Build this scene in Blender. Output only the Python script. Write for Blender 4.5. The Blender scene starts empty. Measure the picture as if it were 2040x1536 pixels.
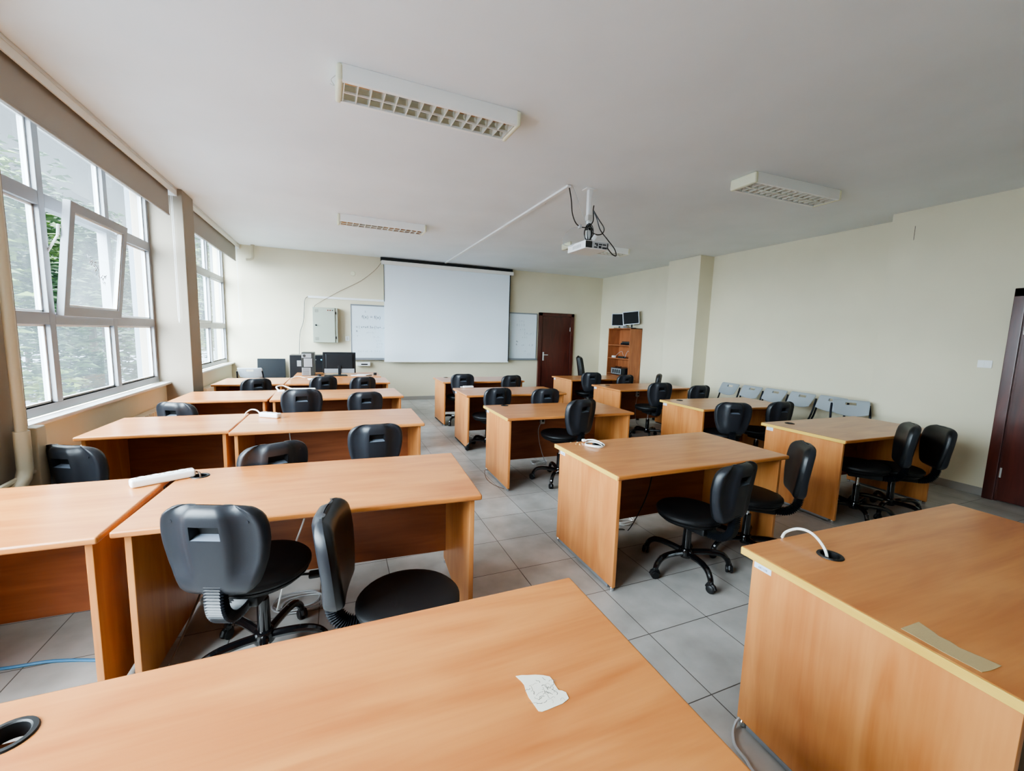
import bpy, bmesh, math, random
from mathutils import Vector, Matrix
PI = math.pi
R = math.radians
scn = bpy.context.scene
col = scn.collection

# ------------------------------------------------------------------ materials
def lin(c):
    return tuple(((v/255)/12.92 if v/255 <= .04045 else ((v/255+.055)/1.055)**2.4) for v in c)
def mat(name, rgb, rough=.5, metal=0., spec=.5, coat=0., bump=0., bscale=200.):
    m = bpy.data.materials.new(name); m.use_nodes = True
    b = m.node_tree.nodes['Principled BSDF']
    b.inputs['Base Color'].default_value = (*lin(rgb), 1)
    b.inputs['Roughness'].default_value = rough
    b.inputs['Metallic'].default_value = metal
    b.inputs['Specular IOR Level'].default_value = spec
    b.inputs['Coat Weight'].default_value = coat
    nt = m.node_tree
    tc = nt.nodes.new('ShaderNodeTexCoord')
    nz = nt.nodes.new('ShaderNodeTexNoise'); nz.inputs['Scale'].default_value = 6; nz.inputs['Detail'].default_value = 4
    nt.links.new(tc.outputs['Object'], nz.inputs['Vector'])
    mr = nt.nodes.new('ShaderNodeMapRange'); mr.inputs['To Min'].default_value = max(.02, rough-.06); mr.inputs['To Max'].default_value = min(1, rough+.06)
    nt.links.new(nz.outputs['Fac'], mr.inputs['Value']); nt.links.new(mr.outputs['Result'], b.inputs['Roughness'])
    if bump:
        n2 = nt.nodes.new('ShaderNodeTexNoise'); n2.inputs['Scale'].default_value = bscale
        nt.links.new(tc.outputs['Object'], n2.inputs['Vector'])
        bp = nt.nodes.new('ShaderNodeBump'); bp.inputs['Strength'].default_value = bump; bp.inputs['Distance'].default_value = .002
        nt.links.new(n2.outputs['Fac'], bp.inputs['Height']); nt.links.new(bp.outputs['Normal'], b.inputs['Normal'])
    return m
def wood(name, c1, c2, axis, rough=.3, coat=.25):
    """beech laminate; grain runs along axis (0 x, 1 y, 2 z)"""
    m = bpy.data.materials.new(name); m.use_nodes = True; nt = m.node_tree; b = nt.nodes['Principled BSDF']
    tc = nt.nodes.new('ShaderNodeTexCoord'); oi = nt.nodes.new('ShaderNodeObjectInfo')
    add = nt.nodes.new('ShaderNodeVectorMath'); add.operation = 'ADD'
    mul = nt.nodes.new('ShaderNodeVectorMath'); mul.operation = 'SCALE'; mul.inputs['Scale'].default_value = 7.3
    cx = nt.nodes.new('ShaderNodeCombineXYZ')
    for i in range(3): nt.links.new(oi.outputs['Random'], cx.inputs[i])
    nt.links.new(cx.outputs[0], mul.inputs[0])
    nt.links.new(tc.outputs['Object'], add.inputs[0]); nt.links.new(mul.outputs[0], add.inputs[1])
    def noise(sc_along, sc_across, detail, dist=0.):
        mp = nt.nodes.new('ShaderNodeMapping'); s = [sc_across]*3; s[axis] = sc_along
        mp.inputs['Scale'].default_value = s
        nt.links.new(add.outputs[0], mp.inputs['Vector'])
        n = nt.nodes.new('ShaderNodeTexNoise'); n.inputs['Scale'].default_value = 1; n.inputs['Detail'].default_value = detail
        n.inputs['Distortion'].default_value = dist
        nt.links.new(mp.outputs['Vector'], n.inputs['Vector']); return n.outputs['Fac']
    broad = noise(1.3, 8., 3, 1.2); fine = noise(2.5, 70., 3, .3)
    mx = nt.nodes.new('ShaderNodeMath'); mx.operation = 'MULTIPLY_ADD'; mx.inputs[1].default_value = .22
    nt.links.new(fine, mx.inputs[0])
    m2 = nt.nodes.new('ShaderNodeMath'); m2.operation = 'MULTIPLY'; m2.inputs[1].default_value = .78
    nt.links.new(broad, m2.inputs[0]); nt.links.new(m2.outputs[0], mx.inputs[2])
    rp = nt.nodes.new('ShaderNodeValToRGB'); rp.color_ramp.elements[0].position = .28; rp.color_ramp.elements[1].position = .66
    rp.color_ramp.elements[0].color = (*lin(c2), 1); rp.color_ramp.elements[1].color = (*lin(c1), 1)
    nt.links.new(mx.outputs[0], rp.inputs['Fac']); nt.links.new(rp.outputs['Color'], b.inputs['Base Color'])
    b.inputs['Roughness'].default_value = rough; b.inputs['Coat Weight'].default_value = coat; b.inputs['Coat Roughness'].default_value = .22
    return m
def wall_mat(name, rgb, dirt=.0):
    m = bpy.data.materials.new(name); m.use_nodes = True; nt = m.node_tree; b = nt.nodes['Principled BSDF']
    tc = nt.nodes.new('ShaderNodeTexCoord'); n = nt.nodes.new('ShaderNodeTexNoise'); n.inputs['Scale'].default_value = 1.3; n.inputs['Detail'].default_value = 5
    nt.links.new(tc.outputs['Object'], n.inputs['Vector'])
    rp = nt.nodes.new('ShaderNodeValToRGB'); c = lin(rgb)
    rp.color_ramp.elements[0].color = (*[v*(.95-dirt) for v in c], 1); rp.color_ramp.elements[1].color = (*[min(1, v*1.02) for v in c], 1)
    rp.color_ramp.elements[0].position = .3; rp.color_ramp.elements[1].position = .7
    nt.links.new(n.outputs['Fac'], rp.inputs['Fac']); nt.links.new(rp.outputs['Color'], b.inputs['Base Color'])
    b.inputs['Roughness'].default_value = .75; b.inputs['Specular IOR Level'].default_value = .25
    n2 = nt.nodes.new('ShaderNodeTexNoise'); n2.inputs['Scale'].default_value = 60; nt.links.new(tc.outputs['Object'], n2.inputs['Vector'])
    bp = nt.nodes.new('ShaderNodeBump'); bp.inputs['Strength'].default_value = .15; bp.inputs['Distance'].default_value = .003
    nt.links.new(n2.outputs['Fac'], bp.inputs['Height']); nt.links.new(bp.outputs['Normal'], b.inputs['Normal'])
    return m
def tile_mat():
    m = bpy.data.materials.new('floor_tiles'); m.use_nodes = True; nt = m.node_tree; b = nt.nodes['Principled BSDF']
    tc = nt.nodes.new('ShaderNodeTexCoord'); mp = nt.nodes.new('ShaderNodeMapping')
    T = .4036
    mp.inputs['Location'].default_value = (-(1.4947 % T)/T, -(3.2175 % T)/T, 0)
    mp.inputs['Scale'].default_value = (1/T, 1/T, 1/T)
    nt.links.new(tc.outputs['Object'], mp.inputs['Vector'])
    br = nt.nodes.new('ShaderNodeTexBrick'); br.offset = 0; br.squash = 1
    br.inputs['Scale'].default_value = 1; br.inputs['Brick Width'].default_value = 1; br.inputs['Row Height'].default_value = 1
    br.inputs['Mortar Size'].default_value = .0065; br.inputs['Mortar Smooth'].default_value = .2; br.inputs['Bias'].default_value = 0
    br.inputs['Color1'].default_value = (*lin((180, 178, 174)), 1); br.inputs['Color2'].default_value = (*lin((171, 169, 165)), 1); br.inputs['Mortar'].default_value = (*lin((88, 82, 76)), 1)
    nt.links.new(mp.outputs[0], br.inputs['Vector'])
    n = nt.nodes.new('ShaderNodeTexNoise'); n.inputs['Scale'].default_value = 5; n.inputs['Detail'].default_value = 6
    nt.links.new(tc.outputs['Object'], n.inputs['Vector'])
    mx = nt.nodes.new('ShaderNodeMix'); mx.data_type = 'RGBA'; mx.blend_type = 'MULTIPLY'; mx.inputs['Factor'].default_value = 1
    rp = nt.nodes.new('ShaderNodeValToRGB'); rp.color_ramp.elements[0].color = (.72, .71, .69, 1); rp.color_ramp.elements[0].position = .3; rp.color_ramp.elements[1].position = .65
    nt.links.new(n.outputs['Fac'], rp.inputs['Fac'])
    nt.links.new(br.outputs['Color'], mx.inputs['A']); nt.links.new(rp.outputs['Color'], mx.inputs['B'])
    nt.links.new(mx.outputs['Result'], b.inputs['Base Color'])
    b.inputs['Roughness'].default_value = .38
    bp = nt.nodes.new('ShaderNodeBump'); bp.inputs['Strength'].default_value = .4; bp.inputs['Distance'].default_value = .002; bp.invert = True
    nt.links.new(br.outputs['Fac'], bp.inputs['Height']); nt.links.new(bp.outputs['Normal'], b.inputs['Normal'])
    return m
def glass_mat(name, haze, tint=(.84, .875, .885)):
    m = bpy.data.materials.new(name); m.use_nodes = True; nt = m.node_tree
    for n in list(nt.nodes):
        if n.type != 'OUTPUT_MATERIAL': nt.nodes.remove(n)
    out = [n for n in nt.nodes if n.type == 'OUTPUT_MATERIAL'][0]
    tr = nt.nodes.new('ShaderNodeBsdfTransparent'); tr.inputs[0].default_value = (*tint, 1)
    gl = nt.nodes.new('ShaderNodeBsdfGlossy'); gl.inputs['Roughness'].default_value = .03
    fr = nt.nodes.new('ShaderNodeFresnel'); fr.inputs['IOR'].default_value = 1.4
    tl = nt.nodes.new('ShaderNodeBsdfTranslucent'); tl.inputs[0].default_value = (.86, .95, 1., 1)
    m1 = nt.nodes.new('ShaderNodeMixShader'); m2 = nt.nodes.new('ShaderNodeMixShader')
    tc = nt.nodes.new('ShaderNodeTexCoord'); nz = nt.nodes.new('ShaderNodeTexNoise'); nz.inputs['Scale'].default_value = 1.8; nz.inputs['Detail'].default_value = 6
    nt.links.new(tc.outputs['Object'], nz.inputs['Vector'])
    mr = nt.nodes.new('ShaderNodeMapRange'); mr.inputs['From Min'].default_value = .25; mr.inputs['From Max'].default_value = .75
    mr.inputs['To Min'].default_value = haze*.7; mr.inputs['To Max'].default_value = haze*1.3
    nt.links.new(nz.outputs['Fac'], mr.inputs['Value']); nt.links.new(mr.outputs['Result'], m1.inputs['Fac'])
    nt.links.new(tr.outputs[0], m1.inputs[1]); nt.links.new(tl.outputs[0], m1.inputs[2])
    nt.links.new(fr.outputs[0], m2.inputs['Fac']); nt.links.new(m1.outputs[0], m2.inputs[1]); nt.links.new(gl.outputs[0], m2.inputs[2])
    nt.links.new(m2.outputs[0], out.inputs['Surface'])
    return m
def leaf_mat(name, c1, c2):
    m = bpy.data.materials.new(name); m.use_nodes = True; nt = m.node_tree; b = nt.nodes['Principled BSDF']
    tc = nt.nodes.new('ShaderNodeTexCoord'); n = nt.nodes.new('ShaderNodeTexNoise'); n.inputs['Scale'].default_value = 2.2; n.inputs['Detail'].default_value = 5
    nt.links.new(tc.outputs['Object'], n.inputs['Vector'])
    rp = nt.nodes.new('ShaderNodeValToRGB'); rp.color_ramp.elements[0].color = (*lin(c2), 1); rp.color_ramp.elements[1].color = (*lin(c1), 1)
    rp.color_ramp.elements[0].position = .35; rp.color_ramp.elements[1].position = .65
    nt.links.new(n.outputs['Fac'], rp.inputs['Fac']); nt.links.new(rp.outputs['Color'], b.inputs['Base Color'])
    b.inputs['Roughness'].default_value = .6
    b.inputs['Transmission Weight'].default_value = 0
    return m
M = dict(
    top=wood('beech_top', (202, 136, 76), (170, 100, 50), 0, .32, .3),
    side=wood('beech_side', (206, 142, 84), (178, 108, 56), 2, .36, .2),
    dark=wood('beech_shade', (160, 96, 60), (124, 70, 42), 0, .38, .1),  # same beech as the tops, darkened for the shadow below them
    shelfw=wood('shelf_wood', (172, 108, 68), (138, 80, 48), 2, .4, .1),
    edge=mat('edge_orange', (196, 122, 62), .35), edgey=wood('edge_yellow', (226, 190, 98), (205, 162, 70), 1, .35, .1),
    mahog=wood('mahogany', (88, 38, 30), (58, 24, 20), 2, .28, .5),
    wall=wall_mat('cream_wall', (217, 210, 186)), ceil=wall_mat('ceiling_paint', (232, 238, 242)), pillar=wall_mat('pillar_shaded', (150, 141, 128)),  # pillar: the wall paint with its shade put into the colour
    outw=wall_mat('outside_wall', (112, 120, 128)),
    floor=tile_mat(), base=mat('skirting_tile', (150, 146, 140), .4),
    alu=mat('window_profile', (150, 152, 156), .42, .15), gasket=mat('rubber_gasket', (40, 42, 45), .6),
    glass=glass_mat('hazy_glass', .03), dirty=glass_mat('dirty_glass', .06), 
    blind=mat('blind_fabric', (158, 154, 147), .85, bump=.2), white=mat('white_plastic', (232, 234, 234), .35), rail=mat('rail_metal', (205, 206, 204), .35, .3),
    screen=mat('screen_fabric', (226, 236, 244), .8), casing=mat('screen_casing', (228, 228, 224), .4), black=mat('black_border', (28, 30, 33), .5),
    wb=mat('whiteboard', (214, 226, 234), .18, coat=.3), wbframe=mat('board_frame', (150, 156, 164), .35, .5), marker=mat('marker_ink', (70, 88, 104), .6), faint=mat('faint_ink', (168, 184, 194), .6),
    cabinet=mat('cabinet_paint', (166, 172, 158), .4), red=mat('lamp_red', (130, 50, 40), .3), brown=mat('lamp_dark', (60, 40, 36), .3),
    shell=mat('chair_shell', (38, 40, 45), .34, bump=.25, bscale=900), leather=mat('black_leatherette', (20, 21, 23), .36, bump=.3, bscale=500),
    recess=mat('lip_sky_sheen', (112, 120, 132), .22),  # pale grey stands for sky reflected on the hand hole's lower face
    seatf=mat('seat_leatherette', (16, 16, 18), .5, bump=.3, bscale=500), steel=mat('black_steel', (14, 14, 16), .16, coat=.6), rubber=mat('black_rubber', (17, 17, 19), .5),
    chrome=mat('chrome', (210, 212, 215), .12, 1.), bellow=mat('bellows', (20, 22, 27), .42), screw=mat('screw', (62, 64, 70), .3, .6),
    grey=mat('grey_plastic', (150, 157, 162), .42, bump=.15, bscale=700), greyl=mat('pale_grey_plastic', (190, 202, 212), .42), navy=mat('navy_tube', (24, 28, 38), .25, .3),
    cable=mat('white_cable', (228, 228, 224), .4), cableg=mat('grey_cable', (172, 174, 176), .4), cableb=mat('black_cable', (14, 15, 17), .35), cablebr=mat('brown_cable', (110, 84, 66), .45), blue=mat('blue_cable', (74, 130, 170), .45),
    beigepl=mat('beige_conduit', (196, 188, 164), .45), radiator=mat('radiator_enamel', (206, 200, 180), .35),
    slat=mat('louvre_slat', (226, 226, 218), .22, .25), mirror=mat('louvre_mirror', (200, 196, 188), .14, 1.), fixt=mat('fixture_white', (240, 243, 242), .4), endcap=mat('fixture_cap', (222, 222, 196), .45), tube=mat('tube_glass', (225, 225, 220), .3),
    pc=mat('pc_black', (26, 30, 35), .32), pcd=mat('pc_dark', (44, 46, 44), .45), silver=mat('pc_silver', (160, 164, 170), .4, .4), led=mat('led_blue', (110, 200, 235), .3), lcd=mat('lcd_glass', (12, 12, 14), .5, spec=.15),
    paper=mat('paper', (226, 222, 206), .8), pencil=mat('pencil', (110, 108, 100), .8), cloth=mat('kraft_cloth', (176, 154, 112), .95, bump=.5, bscale=300), sheet=mat('white_sheet', (236, 237, 240), .7),
    label=mat('sticker', (206, 216, 232), .5), ink=mat('sticker_ink', (90, 104, 136), .6), crumb=mat('crumb', (230, 205, 150), .7),
    leafa=leaf_mat('leaves_a', (84, 112, 42), (34, 58, 24)), leafb=leaf_mat('leaves_b', (62, 92, 52), (26, 48, 32)), bark=mat('bark', (70, 60, 50), .9),
    road=wall_mat('asphalt', (92, 100, 110)), car=mat('car_paint', (226, 230, 234), .2, coat=.8), carglass=mat('car_glass', (40, 48, 54), .1),
)

# ------------------------------------------------------------------ mesh helpers
class MB:
    def __init__(s): s.bm = bmesh.new()
    def box(s, x0, x1, y0, y1, z0, z1, bev=0., seg=2, rot=None, piv=None):
        t = bmesh.new(); bmesh.ops.create_cube(t, size=1)
        for v in t.verts: v.co = Vector(((x0+x1)/2+v.co.x*(x1-x0), (y0+y1)/2+v.co.y*(y1-y0), (z0+z1)/2+v.co.z*(z1-z0)))
        if bev: bmesh.ops.bevel(t, geom=t.edges[:], offset=bev, segments=seg, profile=.5, affect='EDGES')
        if rot is not None:
            p = Vector(piv) if piv is not None else Vector(((x0+x1)/2, (y0+y1)/2, (z0+z1)/2))
            for v in t.verts: v.co = rot @ (v.co-p) + p
        s.merge(t); return s
    def merge(s, t, mtx=None):
        me = bpy.data.meshes.new('t')
        t.to_mesh(me); t.free()
        if mtx is not None: me.transform(mtx)
        s.bm.from_mesh(me); bpy.data.meshes.remove(me)
    def tube(s, pts, r, n=8, close=False, flat=1., cap=True):
        pts = [Vector(p) for p in pts]; N = len(pts)
        rs = r if isinstance(r, (list, tuple)) else [r]*N
        rings = []; prev = None
        for i, p in enumerate(pts):
            if close: t = pts[(i+1) % N]-pts[i-1]
            else: t = (pts[min(i+1, N-1)]-pts[max(i-1, 0)])
            t = t.normalized() if t.length > 1e-9 else Vector((0, 0, 1))
            if prev is None:
                a = Vector((0, 0, 1)) if abs(t.z) < .9 else Vector((1, 0, 0)); u = t.cross(a).normalized()
            else:
                u = prev - t*prev.dot(t); u = u.normalized() if u.length > 1e-6 else t.orthogonal().normalized()
            w = t.cross(u).normalized(); prev = u
            rings.append([s.bm.verts.new(p+(u*math.cos(2*PI*k/n)+w*math.sin(2*PI*k/n)*flat)*rs[i]) for k in range(n)])
        for i in range(N-1 if not close else N):
            a, b = rings[i], rings[(i+1) % N]
            for k in range(n): s.bm.faces.new((a[k], a[(k+1) % n], b[(k+1) % n], b[k]))
        if cap and not close:
            s.bm.faces.new(rings[0][::-1]); s.bm.faces.new(rings[-1])
        return s
    def lathe(s, prof, c=(0, 0, 0), n=24, axis='z', sx=1., sy=1.):
        c = Vector(c); rings = []
        for r, h in prof:
            ring = []
            for k in range(n):
                a = 2*PI*k/n; x, y = r*math.cos(a)*sx, r*math.sin(a)*sy
                p = Vector((x, y, h)) if axis == 'z' else (Vector((h, x, y)) if axis == 'x' else Vector((x, h, y)))
                ring.append(s.bm.verts.new(c+p))
            rings.append(ring)
        for a, b in zip(rings, rings[1:]):
            for k in range(n): s.bm.faces.new((a[k], a[(k+1) % n], b[(k+1) % n], b[k]))
        s.bm.faces.new(rings[0][::-1]); s.bm.faces.new(rings[-1]); return s
    def prism(s, poly, z0, z1):
        a = [s.bm.verts.new((x, y, z0)) for x, y in poly]; b = [s.bm.verts.new((x, y, z1)) for x, y in poly]
        s.bm.faces.new(a[::-1]); s.bm.faces.new(b); n = len(poly)
        for k in range(n): s.bm.faces.new((a[k], a[(k+1) % n], b[(k+1) % n], b[k]))
        return s
    def grid(s, rows):
        vs = [[s.bm.verts.new(p) for p in r] for r in rows]
        for a, b in zip(vs, vs[1:]):
            for k in range(len(a)-1): s.bm.faces.new((a[k], a[k+1], b[k+1], b[k]))
        return vs
    def build(s, name, m, parent=None, loc=(0, 0, 0), rz=0., smooth=True, angle=35, wnm=True):
        bmesh.ops.remove_doubles(s.bm, verts=s.bm.verts[:], dist=1e-6)
        bmesh.ops.recalc_face_normals(s.bm, faces=s.bm.faces[:])
        me = bpy.data.meshes.new(name); s.bm.to_mesh(me); s.bm.free()
        o = bpy.data.objects.new(name, me); col.objects.link(o)
        me.materials.append(m)
        if smooth:
            for p in me.polygons: p.use_smooth = True
            try: me.set_sharp_from_angle(angle=R(angle))
            except Exception: pass
            if wnm and len(me.polygons) < 3000:
                wn = o.modifiers.new('wn', 'WEIGHTED_NORMAL'); wn.keep_sharp = True
        o.location = loc; o.rotation_euler = (0, 0, rz)
        if parent is not None: o.parent = parent
        return o
def tag(o, label, cat, group=None):
    o['label'] = label; o['category'] = cat
    if group: o['group'] = group
    return o
def struct(o, label=None):
    o['kind'] = 'structure'
    if label: o['label'] = label
    return o
def thing(name, label, cat, loc=(0, 0, 0), rz=0., group=None):
    o = bpy.data.objects.new(name, None); col.objects.link(o); o.empty_display_size = .1
    o.location = loc; o.rotation_euler = (0, 0, rz)
    return tag(o, label, cat, group)
def kids(o): return [c for c in bpy.data.objects if c.parent == o]
def copy_tree(o, parent=None):
    c = o.copy(); col.objects.link(c); c.parent = parent
    for ch in kids(o): copy_tree(ch, c)
    return c
def smooth_path(pts, n=6):
    """catmull-rom"""
    P = [Vector(p) for p in pts]; out = []
    for i in range(len(P)-1):
        p0, p1, p2, p3 = P[max(i-1, 0)], P[i], P[i+1], P[min(i+2, len(P)-1)]
        for k in range(n):
            t = k/n
            out.append(.5*((2*p1)+(p2-p0)*t+(2*p0-5*p1+4*p2-p3)*t*t+(3*p1-p0-3*p2+p3)*t**3))
    out.append(P[-1]); return out
def cord(name, pts, r, m, label=None, cat='cable', parent=None, n=7, group=None):
    o = MB().tube(smooth_path(pts, n), r, 6).build(name, m, parent)
    if label: tag(o, label, cat, group)
    return o

# ------------------------------------------------------------------ room
H = 3.146; XW = -2.0; XP = -1.663; YF = 9.79; XR = 6.647; XR1 = 6.299; YB = -1.2; XO = -2.16
struct(MB().box(XO, XR+.2, YB-.2, YF+.2, -.12, 0).build('floor', M['floor'], smooth=False))
struct(MB().box(XO, XR+.2, YB-.2, YF+.2, H, H+.15).build('ceiling', M['ceil'], smooth=False))
struct(MB().box(XO, XR+.2, YF, YF+.2, 0, H).build('wall_front', M['wall'], smooth=False))
struct(MB().box(XO, XR+.2, YB-.2, YB, 0, H).build('wall_back', M['wall'], smooth=False))
bays = [(-.28, 2.86), (3.284, 6.309), (6.73, 9.79)]
w = MB().box(XO, -1.935, YB, YF, 0, .838).box(XO, -1.98, YB, YF, 3.08, H)
w.box(XO, XP, YB, -.28, .0, H)
struct(w.build('wall_left', M['wall'], smooth=False))
w = MB().box(XR, XR+.2, 3.176, YF, 0, H).box(XR1, XR+.2, YB, 3.176, 0, H)
struct(w.build('wall_right', M['wall'], smooth=False))
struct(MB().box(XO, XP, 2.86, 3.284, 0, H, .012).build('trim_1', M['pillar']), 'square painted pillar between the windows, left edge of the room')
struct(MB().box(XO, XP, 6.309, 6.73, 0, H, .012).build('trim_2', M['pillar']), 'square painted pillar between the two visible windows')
struct(MB().box(6.31, XR+.05, 6.143, 6.97, 0, H, .008).build('trim_3', M['wall']), 'square cream column against the right wall')
# outside fins of the facade
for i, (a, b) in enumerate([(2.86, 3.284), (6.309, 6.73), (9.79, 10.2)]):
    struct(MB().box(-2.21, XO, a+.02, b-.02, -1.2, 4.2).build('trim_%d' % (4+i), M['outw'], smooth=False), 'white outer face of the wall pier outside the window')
# baseboards
struct(MB().box(XP, 4.757, YF-.012, YF, 0, .085, .003).box(5.767, XR, YF-.012, YF, 0, .085, .003).build('baseboard_front', M['base']))
bb = MB().box(XR1-.012, XR1, 2.032, 3.176, 0, .085, .003).box(XR1-.012, XR1, YB, 1.0, 0, .085, .003).box(XR-.012, XR, 3.176, 6.143, 0, .085, .003).box(XR-.012, XR, 6.97, YF, 0, .085, .003)
bb.box(6.298, 6.31, 6.14, 6.97, 0, .085, .003).box(6.31, XR, 6.131, 6.143, 0, .085, .003)
struct(bb.build('baseboard_right', M['base']))

# windows
def pane(x, y0, y1, z0, z1, m, parent, rot=None, piv=None):
    P = [Vector(p) for p in ((x, y0, z0), (x, y1, z0), (x, y1, z1), (x, y0, z1))]
    if rot is not None: P = [rot @ (p-Vector(piv))+Vector(piv) for p in P]
    me = bpy.data.meshes.new('pane'); me.from_pydata([tuple(p) for p in P], [], [(0, 1, 2, 3)]); me.materials.append(m)
    o = bpy.data.objects.new('pane', me); col.objects.link(o); o.parent = parent
def window(idx, y0, y1, mulls, blindy, tilt=False):
    xf0, xf1 = XW-.075, XW
    root = MB()
    root.box(xf0, xf1, y0, y1, .866, .935, .004).box(xf0, xf1, y0, y1, 3.0, 3.08, .004)
    root.box(xf0, xf1, y0, y0+.05, .935, 3.0, .004).box(xf0, xf1, y1-.05, y1, .935, 3.0, .004)
    for m_ in mulls: root.box(xf0, xf1, m_-.037, m_+.037, .935, 3.0, .004)
    cells = [y0+.05]+[v for m_ in mulls for v in (m_-.037, m_+.037)]+[y1-.05]
    zs = [(.935, 1.527), (1.617, 2.395), (2.495, 3.0)]
    for i in range(0, len(cells), 2):
        for a, b in ((1.527, 1.617), (2.395, 2.495)): root.box(xf0, xf1, cells[i], cells[i+1], a, b, .004)
    o = struct(root.build('window_%d' % idx, M['alu']), 'grey metal framed window of the left wall')
    for i in range(0, len(cells), 2):
        a, b = cells[i], cells[i+1]
        for j, (z0, z1) in enumerate(zs):
            if tilt and i == 2 and j == 1: continue
            pane(xf0+.024, a, b, z0, z1, M['glass'], o)
            g = MB()
            for (p, q, r_, s_) in ((a, b, z0, z0+.016), (a, b, z1-.016, z1), (a, a+.016, z0, z1), (b-.016, b, z0, z1)):
                g.box(xf0+.026, xf0+.042, p, q, r_, s_, .002)
            g.build('glazing_bead', M['white'], o)
    MB().box(-1.985, -1.882, y0, y1, .838, .868, .008).build('window_sill', M['rail'], o)
    if tilt:   # hopper sash tipped inwards, hinged along its bottom edge
        a, b = cells[2]-.015, cells[3]+.015; z0, z1 = 1.60, 2.475
        rot = Matrix.Rotation(R(6.6), 3, 'Y'); piv = (-1.985, (a+b)/2, 1.575)
        s_ = MB()
        for (p, q, r_, t_) in ((a, b, z0, z0+.075), (a, b, z1-.075, z1), (a, a+.07, z0+.07, z1-.07), (b-.07, b, z0+.07, z1-.07)):
            s_.box(-1.995, -1.945, p, q, r_, t_, .005, rot=rot, piv=piv)
        so = s_.build('sash', M['alu'], o)
        pane(-1.98, a+.06, b-.06, z0+.06, z1-.06, M['dirty'], so, rot, piv)
        g = MB()
        for (p, q, r_, t_) in ((a+.07, b-.07, z0+.075, z0+.09), (a+.07, b-.07, z1-.09, z1-.075), (a+.07, a+.085, z0+.075, z1-.075), (b-.085, b-.07, z0+.075, z1-.075)):
            g.box(-1.976, -1.955, p, q, r_, t_, .002, rot=rot, piv=piv)
        g.build('glazing_bead', M['white'], so)
        # stay arms and top latch
        MB().tube([(-2.02, a+.01, 2.05), (-1.93, a-.012, 2.2)], .008, 6).tube([(-1.93, a-.012, 2.2), (-1.925, a-.005, 2.28)], .01, 6).build('stay_arm', M['white'], so)
        MB().box(-1.99, -1.87, b-.16, b-.13, 2.44, 2.455, .003).box(-1.885, -1.868, b-.165, b-.125, 2.37, 2.46, .004).build('latch', M['white'], so)
        h = MB()
        random.seed(4)
        for k in range(26):   # the smudge left on the dirty pane
            t = random.random(); yy = 4.72+.26*t+random.uniform(-.03, .03); zz = 2.10-.18*t+random.uniform(-.04, .04)
            h.box(-1.9765, -1.9755, yy, yy+random.uniform(.02, .06), zz, zz+random.uniform(.003, .009), rot=rot @ Matrix.Rotation(random.uniform(-1, 1), 3, 'X'), piv=(-1.976, yy, zz))
        sm = h.build('smudge', M['cableg'], so); sm.location.x = rot.to_euler().y*.47
    return o
w0 = window(3, *bays[0], [.76, 1.81], None)
w1 = window(1, *bays[1], [4.335, 5.325], None, True)
w2 = window(2, *bays[2], [7.79, 8.74], None)
MB().box(-1.998, -1.975, 7.72, 7.86, 2.36, 2.385, .004).box(-1.998, -1.96, 7.83, 7.87, 2.33, 2.36, .004).build('handle', M['rail'], w2)
# sash frame standing slightly proud in window 2
s_ = MB()
for (p, q, r_, t_) in ((7.82, 8.71, 1.60, 1.65), (7.82, 8.71, 2.36, 2.41), (7.82, 7.87, 1.60, 2.41), (8.66, 8.71, 1.60, 2.41)):
    s_.box(-2.0, -1.975, p, q, r_, t_, .004)
s_.build('sash', M['alu'], w2)

for i, (y0, y1, fy, lab) in enumerate([(-.25, 2.85, 2.72, 'grey roller blind rolled up above the nearest window, out at the left edge'), (3.29, 6.305, 6.16, 'grey roller blind rolled up high over the big window with the tilted sash'), (6.735, 9.785, 9.61, 'grey roller blind rolled up over the far window next to the front wall')]):
    t = thing('roller_blind', lab, 'blind', (-1.75, (y0+y1)/2, H), group='roller blinds of the left windows')
    L = (y1-y0)/2
    MB().box(-.06, .045, -L, L, -.028, -.001, .004).build('rail', M['rail'], t)
    MB().box(.025, .04, -L, L, -.088, -.028, .003).box(-.05, .025, L-.012, L, -.088, -.028, .002).build('valance', M['casing'], t)
    MB().box(-.012, -.004, -L+.08, fy-(y0+y1)/2, -.335, -.03, .001).box(-.018, .002, -L+.08, fy-(y0+y1)/2, -.345, -.325, .004).build('blind_fabric', M['blind'], t)
    c_ = MB()
    yc = fy-(y0+y1)/2+.07
    c_.tube([(0, yc, -.09), (0, yc, -1.5), (.0, yc+.02, -1.56), (0, yc+.045, -1.5), (0, yc+.045, -.09)], .0025, 5)
    c_.build('pull_cord', M['white'], t)

# radiators and pipes
for i, (y0, y1, lab) in enumerate([(4.45, 5.95, 'long white ribbed radiator below the big window'), (7.55, 9.35, 'long white ribbed radiator below the far window')]):
    t = thing('radiator', lab, 'radiator', (-1.87, y0, .12), group='radiators under the windows')
    p = MB(); n = int((y1-y0)/.05)
    for k in range(n):
        p.box(-.055, .045, k*.05+.004, k*.05+.044, 0, .5, .012, 2)
    p.box(-.03, .02, 0, y1-y0, .03, .07, .01).box(-.03, .02, 0, y1-y0, .43, .47, .01)
    p.build('fin_bank', M['radiator'], t)
    MB().tube([(0, -.02, .45), (0, -.14, .45), (0, -.16, .40), (0, -.16, -.12)], .012, 8).build('pipe', M['radiator'], t)
    MB().lathe([(.02, -.1), (.026, -.09), (.026, -.05), (.02, -.04)], (0, 0, .45), 12, 'y').build('valve', M['white'], t)
    MB().box(-.03, .02, .1, .14, -.12, .02, .004).build('bracket', M['radiator'], t); MB().box(-.03, .02, y1-y0-.14, y1-y0-.1, -.12, .02, .004).build('bracket', M['radiator'], t)
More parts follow.
